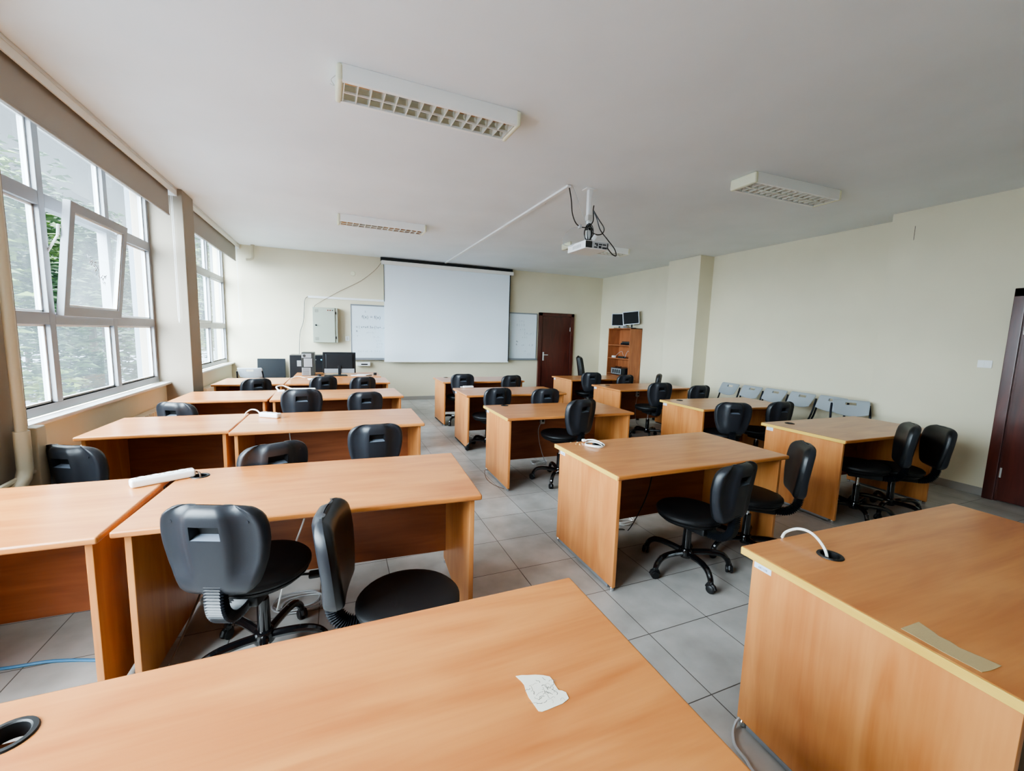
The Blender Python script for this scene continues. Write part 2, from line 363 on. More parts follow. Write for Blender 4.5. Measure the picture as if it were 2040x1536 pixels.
t = thing('heating_pipe', 'beige vertical heating pipe in front of the pillar at the left edge', 'pipe', (-1.62, 3.02, 0))
MB().tube([(.02, .07, H-.001), (.02, .07, .93)], .024, 12).build('riser', M['beigepl'], t)
MB().tube([(.02, .07, .95), (.02, .07, .74), (.02, .05, .69), (.015, -.02, .64), (.0, -.12, .61), (0, -.3, .6)], [.033, .033, .034, .034, .034, .034], 12).build('elbow', M['beigepl'], t)
t = thing('pipe_casing', 'beige boxed pipe sleeve down the pillar foot beside the heating pipe', 'pipe', (-1.60, 3.22, 0))
MB().box(-.055, .02, -.045, .045, 0, .95, .012).build('sleeve', M['beigepl'], t)
MB().tube([(-.01, -.02, .70), (-.015, -.20, .69), (-.02, -.46, .675)], .014, 8).build('branch_pipe', M['beigepl'], t)
t = thing('radiator_pipe', 'pair of short white pipes running from the pillar towards the radiator', 'pipe', (-1.72, 3.265, .565))
MB().tube([(.08, -.02, 0), (.02, .35, .0), (-.04, .9, 0)], .016, 8).build('lower_pipe', M['white'], t)
MB().tube([(.08, -.02, .07), (.0, .4, .07), (-.06, .9, .07)], .014, 8).build('upper_pipe', M['beigepl'], t)
t = thing('ceiling_pipe', 'short beige pipe with elbow hanging from ceiling at front left corner', 'pipe', (-1.48, 9.70, H))
MB().tube([(0, 0, 0), (0, 0, -.22), (-.01, 0, -.26), (-.05, 0, -.285), (-.12, .0, -.29)], .022, 10).build('bent_tube', M['beigepl'], t)
MB().lathe([(.035, -.002), (.035, -.02), (.024, -.03)], (0, 0, 0), 14).build('collar', M['beigepl'], t)

# doors
def door(idx, loc, rz, wd, hgt, label, handle_side=-1):
    t = bpy.data.objects.new('door_%d' % idx, None); col.objects.link(t); t.location = loc; t.rotation_euler = (0, 0, rz); struct(t, label)
    f = MB().box(0, .085, -.05, .02, 0, hgt, .006).box(wd-.085, wd, -.05, .02, 0, hgt, .006).box(0, wd, -.05, .02, hgt-.085, hgt, .006)
    f.box(.075, .10, -.02, .03, 0, hgt-.085).box(wd-.10, wd-.075, -.02, .03, 0, hgt-.085)
    f.build('door_frame', M['mahog'], t)
    MB().box(.10, wd-.10, -.028, .012, .01, hgt-.09, .003).build('door_leaf', M['mahog'], t)
    hx = .145 if handle_side < 0 else wd-.145
    MB().box(hx-.02, hx+.02, -.036, -.028, .93, 1.15, .004).build('handle_plate', M['rail'], t)
    MB().tube([(hx, -.036, 1.08), (hx, -.075, 1.08), (hx+.02*-handle_side, -.082, 1.08), (hx+.11*-handle_side, -.08, 1.078)], .009, 8).build('door_handle', M['rail'], t)
    hh = MB()
    xh = wd-.105 if handle_side < 0 else .105
    for z in (.3, 1.75): hh.lathe([(.008, z-.05), (.008, z+.05)], (xh, -.036, 0), 8)
    hh.build('hinge', M['rail'], t)
    return t
door(1, (4.757, YF-.03, 0), 0, 1.01, 2.155, 'dark mahogany door in the front wall beside the whiteboard')
door(2, (XR1-.03, 2.032, 0), -PI/2, 1.03, 2.155, 'dark mahogany door in the right wall at the edge of the picture', 1)

# ------------------------------------------------------------------ desks
def cut_hole(o, x, y, r):
    c = MB().lathe([(r, -.1), (r, .1)], (x, y, 0), 28).build('cutter', M['rubber'], o.parent, o.location)
    md = o.modifiers.new('b', 'BOOLEAN'); md.operation = 'DIFFERENCE'; md.object = c; md.solver = 'EXACT'
    bpy.context.view_layer.update()
    dg = bpy.context.evaluated_depsgraph_get(); me = bpy.data.meshes.new_from_object(o.evaluated_get(dg))
    o.modifiers.clear(); me.set_sharp_from_angle(angle=R(35)); o.data = me; wn = o.modifiers.new('wn', 'WEIGHTED_NORMAL'); wn.keep_sharp = True; bpy.data.objects.remove(c)
def txt(s, size, m, name, parent, mtx):
    cu = bpy.data.curves.new('txt', 'FONT'); cu.body = s; cu.size = size; cu.align_x = 'LEFT'; cu.extrude = .0002; cu.resolution_u = 2
    o = bpy.data.objects.new('txt', cu); col.objects.link(o); bpy.context.view_layer.update()
    me = bpy.data.meshes.new_from_object(o.evaluated_get(bpy.context.evaluated_depsgraph_get())); bpy.data.objects.remove(o)
    me.transform(mtx); me.materials.clear(); me.materials.append(m)
    q = bpy.data.objects.new(name, me); col.objects.link(q)
    if parent: q.parent = parent
    return q
DH = .75
def desk(cx, cy, rot, label, W=1.484, D=.784, grom=None, yellow=False, sticker=False, rail=True, group='office desks', front='dark'):
    t = thing('desk', label, 'desk', (cx, cy, 0), rot, group)
    top = MB().box(-W/2, W/2, -D/2, D/2, -.029, 0, .009, 3).build('tabletop', M['top'], t, (0, 0, DH))
    if grom:
        co, si = math.cos(-rot), math.sin(-rot); dx, dy = grom[0]-cx, grom[1]-cy
        gx, gy = dx*co-dy*si, dx*si+dy*co
        cut_hole(top, gx, gy, .036)
        g = MB(); n = 28
        prof = [(.031, -.03), (.031, .002), (.034, .0045), (.042, .004), (.044, .0), (.036, -.001), (.036, -.03)]
        rings = []
        for r_, h in prof: rings.append([g.bm.verts.new((r_*math.cos(2*PI*k/n), r_*math.sin(2*PI*k/n), h)) for k in range(n)])
        rings.append(rings[0])
        for a, b in zip(rings, rings[1:]):
            for k in range(n): g.bm.faces.new((a[k], a[(k+1) % n], b[(k+1) % n], b[k]))
        g.build('cable_grommet', M['rubber'], t, (gx, gy, DH))
    xi = .03; th = .025
    for s in (-1, 1):
        xa, xb = (-W/2+xi, -W/2+xi+th) if s < 0 else (W/2-xi-th, W/2-xi)
        p = MB().box(xa, xb, -D/2+.035, D/2-.035, .028, DH-.029, .004).build('side_panel', M['side'], t)
        for yy in (-D/2+.055, D/2-.055):
            MB().lathe([(.011, 0), (.014, .003), (.014, .022), (.008, .03)], ((xa+xb)/2, yy, 0), 12).build('glide', M['chrome'], p)
        if rail:
            MB().box(xa-.003, xb+.003, -D/2+.08, D/2-.08, .012, .03, .003).build('bottom_rail', M['wbframe' if rail == 1 else 'rubber'], p)
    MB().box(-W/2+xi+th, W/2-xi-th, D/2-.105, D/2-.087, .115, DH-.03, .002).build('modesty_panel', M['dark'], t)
    if yellow:
        MB().box(-W/2-.0015, -W/2+.006, -D/2+.006, D/2-.006, DH-.0292, DH-.001, .002).build('edge_band', M['edgey'], t)['label'] = 'yellow edge band along the left end'
    if sticker:
        st = MB().box(-W/2+xi-.0012, -W/2+xi, D/2-.115, D/2-.045, DH-.068, DH-.034).build('asset_sticker', M['label'], t, smooth=False)
        st['label'] = 'small pale asset sticker'
        mt = Matrix.Translation((-W/2+xi-.0016, D/2-.049, DH-.043)) @ Matrix(((0, 0, -1, 0), (-1, 0, 0, 0), (0, 1, 0, 0), (0, 0, 0, 1)))
        txt('DEMIRBAS  ETIKETI', .0055, M['ink'], 'sticker_print', st, mt)
        txt('681108', .0125, M['ink'], 'sticker_number', st, Matrix.Translation((-W/2+xi-.0016, D/2-.063, DH-.062)) @ Matrix(((0, 0, -1, 0), (-1, 0, 0, 0), (0, 1, 0, 0), (0, 0, 0, 1))))
    return t
GA = 'narrow desks along the windows'; GB = 'desks of the second column'; GC = 'desks of the third column'; GD = 'desks of the rightmost column'
desk(-.037, .748, 0, 'orange wood desk closest to the camera with a torn paper scrap on it', grom=(-.60, 1.03), group=GB, rail=False)
desk(-.062, 2.350, -.055, 'wood desk with two black chairs, a white power strip across its left corner', grom=(-.69, 2.640), group=GB, rail=False)
desk(-.030, 4.085, -.014, 'wood desk with a white power strip lying near its left end, third from camera', group=GB, rail=False)
desk(.015, 5.750, .03, 'wood desk whose white power strip is half hidden behind a chair', group=GB, rail=False)
desk(.025, 7.29, .0, 'farthest wood desk of its column, butted against the desk with the computers', D=.80, W=1.49, group=GB, rail=False)
desk(2.181, .685, -.030, 'large wood desk at bottom right with yellow edge and a white cable in its hole', grom=(1.714, .925), yellow=True, sticker=True, group=GC)
desk(2.235, 2.330, .0, 'wood desk with yellow edge and a coiled white cable on top', W=1.484, grom=(1.80, 2.60), yellow=True, sticker=True, group=GC)
desk(2.255, 4.072, -.02, 'yellow edged wood desk with an empty cable hole and one turned chair', grom=(1.751, 4.40), yellow=True, sticker=True, group=GC)
desk(2.300, 5.631, -.022, 'wood desk with a small white socket strip near its far left corner', sticker=True, group=GC, rail=2)
desk(2.345, 7.212, .0, 'farthest wood desk of the third column below the whiteboard end', grom=(1.82, 7.52), sticker=False, group=GC, rail=2)
desk(4.671, 2.484, -.016, 'yellow edged wood desk before the stacked row of grey chairs, near right', grom=(4.182, 2.76), yellow=True, sticker=True, group=GD)
desk(4.713, 3.977, -.05, 'yellow edged wood desk beside the grey folding chairs, second of the right column', grom=(4.22, 4.28), yellow=True, sticker=True, group=GD)
desk(4.792, 5.759, .02, 'wood desk in front of the cream column with a dark pointed chair behind', grom=(4.253, 5.96), sticker=True, group=GD, rail=2)
desk(4.80, 7.24, .0, 'farthest wood desk of the right column in front of the bookcase', sticker=True, group=GD, rail=2)
desk(-1.307, 2.345, -.02, 'narrow wood desk at the left edge next to the window pillar', W=.94, D=.74, group=GA, rail=False)
desk(-1.245, 4.165, -.02, 'narrow wood desk by the window with one chair, second of its row', W=.93, D=.74, group=GA, rail=False)
desk(-1.20, 5.80, -.02, 'narrow wood desk by the pillar between the windows', W=.935, D=.80, group=GA, rail=False)
desk(-1.175, 7.35, -.02, 'farthest narrow wood desk by the windows, white folding chair behind', W=.90, D=.86, group=GA, rail=False)

# teacher's desk
t = desk(.01, 8.27, 0, 'wood teacher desk loaded with a monitor and computer towers', W=1.42, D=.88, group='teacher desk', rail=False)

# ------------------------------------------------------------------ swivel chairs (built at seat top z = 0, base at floor)
def outline(t):
    pts = [(0, .42), (.03, .60), (.09, .72), (.2, .82), (.38, .93), (.58, 1.0), (.74, 1.0), (.84, .96), (.91, .88), (.96, .76), (.99, .60), (1., .50)]
    for (a, b), (c, d) in zip(pts, pts[1:]):
        if t <= c: return b+(d-b)*(t-a)/(c-a)
    return pts[-1][1]
BW, BH = .198, .375     # half width, height of the back
TIL = math.tan(R(7))
def bp(u, t, dy):
    hw = BW*outline(t); x = u*hw; z = t*BH
    return Vector((x, -.022+.9*x*x - TIL*(z-.15) + dy, z))
def falloff(u, t, e=.16):
    g_ = lambda a: math.sqrt(max(0, 1-(1-max(0, min(1, a)))**2))
    return g_((1-abs(u))/e)*g_(t/.12)*g_((1-t)/.12)
def chair_meshes():
    D_ = {}
    us = [-1, -.97, -.92, -.85, -.75, -.65, -.55, -.45, -.36, -.28, -.14, 0, .14, .28, .36, .45, .55, .65, .75, .85, .92, .97, 1]
    ts = [0, .01, .03, .06, .1, .16, .23, .3, .38, .46, .54, .6, .66, .70, .76, .81, .85, .90, .94, .97, .99, 1.]
    # upholstered pad
    b = MB(); b.grid([[bp(u*.985, .012+.976*t, .004+.042*falloff(u, t)*(1-.25*abs(u)**2)) for u in us] for t in ts])
    b.grid([[bp(u*.985, .012+.976*t, .0) for u in us] for t in ts])
    me_edge = None
    r0 = [bp(u*.985, .012, .0) for u in us]
    D_['pad'] = b
    # shell with two hollows and a hand hole
    def sh(u, t):
        rim = falloff(u, t, .10)
        hol = 0
        au = abs(u)
        if au > .34:
            k = min(1, (au-.34)/.22); k2 = max(0, min(1, (t-.12)/.30)); k3 = 1-max(0, (au-.80)/.2)
            hol = .020*(3*k*k-2*k**3)*(3*k2*k2-2*k2**3)*max(0, k3)
        return -(.006+.036*rim-hol)
    HU, HT0, HT1 = .28, .66, .81
    b = MB(); rows = [[bp(u, t, sh(u, t)) for u in us] for t in ts]
    vs = [[b.bm.verts.new(p) for p in r] for r in rows]
    for i in range(len(ts)-1):
        for k in range(len(us)-1):
            if abs((us[k]+us[k+1])/2) < HU and HT0 <= (ts[i]+ts[i+1])/2 <= HT1: continue
            b.bm.faces.new((vs[i][k], vs[i][k+1], vs[i+1][k+1], vs[i+1][k]))
    b.grid([[bp(u, t, .002) for u in (us[0], us[-1])] for t in ts])
    for side in (0, -1):
        b.grid([[vs_[side].co.copy(), bp(us[side], t, .004)] for vs_, t in zip(vs, ts)])
    b.grid([[vs[0][k].co.copy(), bp(u, 0, .004)] for k, u in enumerate(us)]); b.grid([[vs[-1][k].co.copy(), bp(u, 1, .004)] for k, u in enumerate(us)])
    D_['shell'] = b
    # recess of the hand hole
    b = MB(); A = [bp(u, t, sh(u, t)+.0005) for u, t in ((-HU, HT0), (HU, HT0), (HU, HT1), (-HU, HT1))]
    B_ = [bp(u*.86, t, -.004) for u, t in ((-HU, HT0+.03), (HU, HT0+.03), (HU, HT1-.01), (-HU, HT1-.01))]
    va = [b.bm.verts.new(p) for p in A]; vb = [b.bm.verts.new(p) for p in B_]
    for k in (1, 2, 3): b.bm.faces.new((va[k], va[(k+1) % 4], vb[(k+1) % 4], vb[k]))
    b.bm.faces.new(vb)
    D_['recess'] = b
    b = MB(); va = [b.bm.verts.new(p) for p in (A[0], A[1], B_[1], B_[0])]; b.bm.faces.new(va)
    D_['lip'] = b
    D_['screws'] = [MB().lathe([(.0065, -.002), (.0065, .001), (.003, .0012)], bp(u, t, sh(u, t)-.0005), 10, 'y') for u, t in ((-.74, .83), (.74, .83), (-.80, .46), (.80, .46))]
    # bellows along a J path
    path = smooth_path([(0, -.13, -.105), (0, -.19, -.112), (0, -.25, -.100), (0, -.29, -.06), (0, -.305, -.01), (0, -.305, .05), (0, -.30, .10)], 6)
    b = MB(); N = 30; P = [path[min(int(i*(len(path)-1)/(N*2)), len(path)-1)] for i in range(N*2+1)]
    P = []
    for i in range(N*2+1):
        f = i*(len(path)-1)/(N*2); k = min(int(f), len(path)-2); P.append(path[k].lerp(path[k+1], f-k))
    rings = []
    for i, p in enumerate(P):
        tn = (P[min(i+1, len(P)-1)]-P[max(i-1, 0)]).normalized(); nn = Vector((1, 0, 0)).cross(tn)
        q = 1. if i % 2 else .70
        rings.append([b.bm.verts.new(p+Vector((1, 0, 0))*sx*.040*q+nn*sy*.024*q) for sx, sy in ((-1, -.6), (-.8, -1), (.8, -1), (1, -.6), (1, .6), (.8, 1), (-.8, 1), (-1, .6))])
    for a, c in zip(rings, rings[1:]):
        for k in range(8): b.bm.faces.new((a[k], a[(k+1) % 8], c[(k+1) % 8], c[k]))
    b.bm.faces.new(rings[0][::-1]); b.bm.faces.new(rings[-1])
    D_['bellows'] = b
    # seat
    D_['seat'] = MB().lathe([(.0, -.052), (.15, -.052), (.196, -.046), (.208, -.030), (.207, -.016), (.196, -.005), (.165, .002), (.09, .005), (.0, .006)], (0, .0, 0), 40, sx=1., sy=1.03)
    D_['pan'] = MB().lathe([(.0, -.088), (.12, -.088), (.175, -.074), (.198, -.054), (.199, -.048), (.0, -.047)], (0, 0, 0), 36, sx=1., sy=1.03).box(-.07, .07, -.16, .08, -.125, -.08, .01)
    D_['piston'] = MB().lathe([(.013, -.30), (.013, -.12)], (0, 0, 0), 14)
    D_['lever'] = MB().tube([(.06, .04, -.105), (.15, .07, -.11), (.19, .09, -.118)], .006, 8).box(.17, .245, .075, .125, -.135, -.112, .008, rot=Matrix.Rotation(.35, 3, 'Z'))
    # floor parts
    D_['column'] = MB().lathe([(.028, .085), (.030, .09), (.026, .30), (.024, .305)], (0, 0, 0), 18)
    D_['hub'] = MB().lathe([(.038, .085), (.046, .095), (.048, .125), (.040, .145), (.028, .152)], (0, 0, 0), 20)
    return D_
CM = chair_meshes()
SP = {}
def make_chair_proto():
    t = thing('swivel_chair', 'x', 'chair')
    up = []
    o = CM['seat'].build('seat', M['seatf'], t); up.append(o)
    o = CM['pan'].build('seat_pan', M['rubber'], t); up.append(o)
    MB_l = CM['lever'].build('height_lever', M['rubber'], t); up.append(MB_l)
    up.append(CM['piston'].build('gas_piston', M['chrome'], t))
    up.append(CM['bellows'].build('bellows_arm', M['bellow'], t, smooth=False))
    o = CM['pad'].build('back_pad', M['leather'], t, (0, -.275, .02), angle=60, wnm=False); up.append(o)
    sh = CM['shell'].build('back_shell', M['shell'], t, (0, -.275, .02), angle=70, wnm=False); up.append(sh)
    CM['recess'].build('hand_hole', M['rubber'], sh, smooth=False)
    CM['lip'].build('hand_hole_lip', M['recess'], sh, smooth=False)
    for q_ in CM['screws']: q_.build('screw', M['screw'], sh)
    CM['column'].build('gas_column', M['steel'], t)
    CM['hub'].build('hub', M['steel'], t)
    for k in range(5):
        a = 2*PI*k/5; c, s = math.cos(a), math.sin(a)
        pr_ = smooth_path([(.03, .118), (.10, .128), (.18, .132), (.235, .120), (.268, .088), (.278, .060)], 4)
        pts = [(p.x*c, p.x*s, p.y) for p in [Vector((q[0], q[1], 0)) for q in pr_]]
        n = len(pts); MB().tube(pts, [.021-.004*i/n for i in range(n)], 10).build('leg', M['steel'], t)
        cb = a+.9*(k+1)
        px, py = .285*c, .285*s
        fx, fy = math.cos(cb), math.sin(cb)
        ca = MB().lathe([(.012, .050), (.014, .062), (.010, .070)], (px, py, 0), 10)
        hood = MB()
        for j in range(7): pass
        ca.tube([(px+fx*.028+0, py+fy*.028, .030), (px+fx*.018, py+fy*.018, .050), (px, py, .056), (px-fx*.018, py-fy*.018, .048), (px-fx*.026, py-fy*.026, .030)], .012, 8)
        co = ca.build('caster', M['rubber'], t)
        for sd in (-1, 1):
            wm = MB().lathe([(.010, -.010), (.023, -.009), (.0262, -.004), (.0262, .004), (.020, .009), (.008, .010)], (0, 0, 0), 18, 'x')
            ob = wm.build('wheel', M['rubber'], co, (px-fy*sd*.013, py+fx*sd*.013, .0265), cb+PI/2)
    t['n'] = 0; del t['n']
    return t, up
PROTO, UPN = make_chair_proto()
UPNAMES = {'seat', 'seat_pan', 'height_lever', 'gas_piston', 'bellows_arm', 'back_pad', 'back_shell'}
first = [True]
def chair(x, y, th, s, label, group, base=0.):
    """x, y floor centre; th facing (degrees, counter-clockwise from +y); s seat height; base = turn of the star"""
    if first[0]: t = PROTO; first[0] = False
    else: t = copy_tree(chair.src)
    chair.src = PROTO
    t.location = (x, y, 0); t.rotation_euler = (0, 0, R(th)); tag(t, label, 'chair', group)
    for ch in kids(t):
        nm = ch.name.split('.')[0]
        if nm in UPNAMES: ch.location.z = s + (.02 if nm in ('back_pad', 'back_shell') else 0)
        elif nm in ('leg', 'caster', 'hub', 'gas_column'): ch.rotation_euler = (0, 0, R(base-th))
    return t
G2 = 'black swivel chairs at the second column desks'; G3 = 'black swivel chairs at the third column desks'; G4 = 'black swivel chairs at the right column desks'; G1 = 'black swivel chairs along the window row'
def by_back(x, y, th): return x-.30*math.sin(R(th)), y+.30*math.cos(R(th))
CH = [
 (-0.34, 2.11, -21, 0.49, 'black swivel chair seen from behind with its hand hole facing the camera, front left', G2, 61),
 (0.26, 1.69, -100, 0.45, 'black swivel chair turned sideways, round seat beside the nearest desk edge', G2, 20),
 (2.17, 2.04, 10, 0.43, 'black swivel chair with full star base in view at the third column', G3, 41),
 (2.75, 2.05, 47, 0.47, 'black swivel chair turned left with its curved bellows arm in profile', G3, 30),
 (2.19, 3.87, 14, 0.54, 'lone black swivel chair at the desk behind the coiled white cable', G3, 10),
 (-1.33, 3.48, -27, 0.44, 'black swivel chair beside the beige pipes next to the window pillar', G1, 12),
 (-1.25, 5.0, -29, 0.45, 'black swivel chair by the radiator below the big window', G1, 50),
 (-1.18, 6.91, 29, 0.465, 'farthest black swivel chair of the window row', G1, 30),
 (-0.49, 3.12, 25, 0.465, 'black swivel chair with tilted back between the second and third desks', G2, 5),
 (0.24, 3.52, 3, 0.47, 'black swivel chair with four screws in its back, beside the centre aisle', G2, 33),
 (-0.36, 5.11, 2, 0.54, 'black swivel chair covering the end of a white power strip', G2, 44),
 (0.25, 5.37, 8, 0.46, 'black swivel chair at the aisle end of the fourth desk row', G2, 15),
 (-0.31, 6.89, 24, 0.49, 'black swivel chair in front of the desk with the computer tower', G2, 3),
 (0.26, 6.98, 18, 0.47, 'black swivel chair in front of the big monitor, nearer the aisle', G2, 55),
 (1.93, 7.02, -3, 0.5, 'black swivel chair at the left end of the farthest third-column desk', G3, 8),
 (2.74, 7.01, 10, 0.47, 'black swivel chair at the right end of the farthest third-column desk', G3, 25),
 (1.87, 5.32, 7, 0.48, 'black swivel chair behind the cable hole desk, left of a pair', G3, 40),
 (2.47, 5.08, 0, 0.49, 'black swivel chair behind the cable hole desk, right of a pair', G3, 60),
 (4.48, 7.0, -12, 0.51, 'black swivel chair in front of the tall office chair, left of a pair', G4, 10),
 (5.07, 6.87, 5, 0.47, 'black swivel chair in front of the bookcase foot', G4, 36),
 (4.51, 5.21, -10, 0.52, 'black swivel chair at the desk in front of the cream column', G4, 22),
 (5.22, 5.18, -2, 0.47, 'black swivel chair nearest the cream column corner', G4, 50),
 (4.26, 3.61, -30, 0.48, 'black swivel chair facing away behind the near right desk', G4, 18),
 (4.95, 3.67, -4, 0.46, 'black swivel chair before the grey folding chairs', G4, 44),
 (4.30, 2.18, 36, 0.51, 'black swivel chair half under the near right desk, left of two', G4, 12),
 (4.72, 2.12, 48, 0.46, 'black swivel chair at the right end of the near right desk, nearest the red door', G4, 48),
 (5.52, 6.6, 50, 0.5, 'black swivel chair seen edge-on as a dark point before the column', G4, 5),
]
for c in CH: chair(*c)

# tall office chair near the door
t = thing('office_chair', 'tall black office armchair standing sideways before the dark front door', 'chair', (5.50, 8.35, 0), R(-120))
def tall(u, tt, dy):
    hw = .25*(.86+.14*math.sin(PI*min(1, tt*1.2))) * (1 if tt < .88 else math.sqrt(max(.05, 1-((tt-.88)/.135)**2)))
    x = u*hw; return Vector((x, -.25+.7*x*x-.09*tt**1.3+dy, .50+.63*tt))
us = [-1+.2*i for i in range(11)]; ts = [i/14 for i in range(15)]
b = MB(); b.grid([[tall(u, q, .08*falloff(u, q, .3)) for u in us] for q in ts]); b.grid([[tall(u, q, -.055*falloff(u, q, .3)) for u in us] for q in ts])
b.build('backrest', M['leather'], t)
MB().box(-.25, .25, -.22, .26, .42, .52, .04, 4).build('seat', M['leather'], t)
for s in (-1, 1):
    MB().tube(smooth_path([(s*.22, .1, .44), (s*.29, .1, .50), (s*.30, .08, .66), (s*.29, -.05, .69), (s*.27, -.22, .66)], 4), .016, 8).build('armrest', M['rubber'], t)
MB().lathe([(.03, .10), (.03, .32), (.02, .33), (.02, .43)], (0, 0, 0), 14).build('gas_column', M['steel'], t)
for k in range(5):
    a = 2*PI*k/5+.3; c, s = math.cos(a), math.sin(a)
    MB().tube([(0, 0, .12), (.15*c, .15*s, .105), (.29*c, .29*s, .07)], [.028, .022, .016], 8).build('leg', M['rubber'], t)
    MB().lathe([(.01, -.022), (.028, -.018), (.029, .018), (.01, .022)], (.29*c, .29*s, .029), 14, 'x').build('caster', M['rubber'], t)

# ------------------------------------------------------------------ folding chairs
def folding(mback):
    t = thing('folding_chair', 'x', 'chair')
    w_, h_ = .195, .205
    def q(u, v, dy):
        k = outline2(v); x = u*w_*k; return Vector((x, -.20+.55*x*x-.10*v+dy, .69+v*.165-.035*(1-v)*(1-u*u)))
    def outline2(v): return .90+.10*v if v < .85 else (.985 if v < .93 else .955-.25*(v-.93))
    us_ = [-1, -.97, -.9, -.75, -.6, -.45, -.3, -.15, 0, .15, .3, .45, .6, .75, .9, .97, 1]; vs_ = [0, .03, .1, .25, .4, .55, .68, .84, .92, .97, 1]
    b = MB()
    F = [[q(u, v, .012*falloff(u, v, .06)) for u in us_] for v in vs_]; K = [[q(u, v, -.012*falloff(u, v, .06)) for u in us_] for v in vs_]
    for rows in (F, K):
        vv = [[b.bm.verts.new(p) for p in r] for r in rows]
        for i in range(len(vs_)-1):
            for k in range(len(us_)-1):
                if abs((us_[k]+us_[k+1])/2) < .3 and .68 <= (vs_[i]+vs_[i+1])/2 <= .84: continue
                b.bm.faces.new((vv[i][k], vv[i][k+1], vv[i+1][k+1], vv[i+1][k]))
    # hole walls
    ks = [k for k, u in enumerate(us_) if abs(u) <= .31]; i0, i1 = vs_.index(.68), vs_.index(.84)
    for ii in (i0, i1): b.grid([[F[ii][k] for k in ks], [K[ii][k] for k in ks]])
    for kk in (ks[0], ks[-1]): b.grid([[F[i0][kk], F[i1][kk]], [K[i0][kk], K[i1][kk]]])
    b.build('backrest', mback, t)
    MB().box(-.185, .185, -.17, .22, .425, .45, .012, 3).build('seat', mback, t)
    for s in (-1, 1):
        MB().tube(smooth_path([(s*.192, -.285, .80), (s*.20, -.245, .68), (s*.20, -.17, .50), (s*.20, .06, .25), (s*.20, .22, .012)], 4), .0125, 8).build('leg', M['navy'], t)
        MB().tube([(s*.18, .12, .425), (s*.182, -.05, .22), (s*.182, -.24, .012)], .0115, 8).build('leg', M['navy'], t)
    MB().tube([(-.20, .16, .09), (.20, .16, .09)], .009, 6).build('crossbar', M['navy'], t)
    MB().tube([(-.18, -.19, .07), (.18, -.19, .07)], .009, 6).build('crossbar', M['navy'], t)
    return t
fp = folding(M['grey'])
GF = 'grey folding chairs along the right wall'
FL = [(5.87, 5.15, 82, 'grey plastic folding chair farthest down the row, next to the column'),
      (5.87, 4.74, 82, 'grey plastic folding chair second from the column in the wall row'),
      (5.87, 4.345, 82, 'grey plastic folding chair third from the column in the wall row'),
      (5.87, 3.945, 82, 'grey plastic folding chair fourth from the column with its dark seat in view'),
      (5.88, 3.55, 82, 'grey plastic folding chair partly hidden behind the nearest grey one'),
      (5.82, 3.07, 128, 'nearest grey plastic folding chair, turned towards the camera in front of the row')]
for i, (x, y, th, lab) in enumerate(FL):
    o = fp if i == 0 else copy_tree(fp)
    o.location = (x, y, 0); o.rotation_euler = (0, 0, R(th)); tag(o, lab, 'chair', GF)
wf = folding(M['greyl']); wf.location = (-1.40, 8.78, 0); wf.rotation_euler = (0, 0, R(-4)); tag(wf, 'pale grey folding chair by the far window in front of the dark board', 'chair')
o = MB().box(-.25, .25, -.012, .012, 0, .95, .008).build('display_panel', M['pc'])
o.location = (-1.235, 9.62, 0); o.rotation_euler = (R(-6), 0, 0); tag(o, 'dark flat panel leaning on the front wall behind the pale folding chair', 'panel')

# ------------------------------------------------------------------ ceiling lights
def make_light():
    t = thing('ceiling_light', 'x', 'light')
    L, W_, h = 1.21, .285, .10
    b = MB().box(-L/2+.02, L/2-.02, -W_/2, -W_/2+.028, -h, -.001, .004).box(-L/2+.02, L/2-.02, W_/2-.028, W_/2, -h, -.001, .004)
    b.box(-L/2+.02, L/2-.02, -W_/2+.02, W_/2-.02, -.02, -.001)
    b.build('housing', M['fixt'], t)
    for s in (-1, 1):
        x0, x1 = (-L/2-.01, -L/2+.03) if s < 0 else (L/2-.03, L/2+.01)
        MB().box(x0, x1, -W_/2-.004, W_/2+.004, -h-.003, -.001, .016, 4).build('end_cap', M['endcap'], t)
    r_ = MB()
    for yc in (-.055, .055):       # parabolic reflectors
        r_.grid([[Vector((x, yc+.052*math.sin(a), -.030-.058*(abs(a)/1.2)**1.6)) for a in [-1.2+.3*k for k in range(9)]] for x in (-L/2+.03, L/2-.03)])
    r_.build('reflector', M['mirror'], t)
    s_ = MB(); n = 14
    for k in range(n+1):
        x = -L/2+.035+(L-.07)*k/n
        for yc in (-.055, .055):
            s_.box(x-.004, x+.004, yc-.052, yc+.052, -h+.002, -.055, .0015)
    s_.box(-L/2+.03, L/2-.03, -.005, .005, -h+.001, -.04, .001)
    s_.build('louvre', M['slat'], t)
    for yc in (-.055, .055):
        MB().tube([(-L/2+.05, yc, -.045), (L/2-.05, yc, -.045)], .008, 10).build('fluorescent_tube', M['tube'], t)
    return t
lp = make_light(); GL = 'switched-off ceiling lights'
for i, (x, y, rz, lab) in enumerate([(.635, 3.10, .03, 'largest ceiling light, upper left, louvred and switched off'), (.645, 6.64, .03, 'ceiling light left of the cable trunk in front of the screen'), (4.27, 3.10, -.03, 'ceiling light on the right half near the right wall'), (4.25, 6.52, -.01, 'ceiling light partly hidden behind the projector')]):
    o = lp if i == 0 else copy_tree(lp)
    o.location = (x, y, H); o.rotation_euler = (0, 0, rz); tag(o, lab, 'ceiling light', GL)
MB_ = MB().tube(smooth_path([(0, 0, 0), (-.03, .03, -.02), (-.01, .07, -.03), (-.035, .10, -.01)], 4), .002, 5).build('loose_wire', M['cableg'], lp, (-.61, 0, -.005))

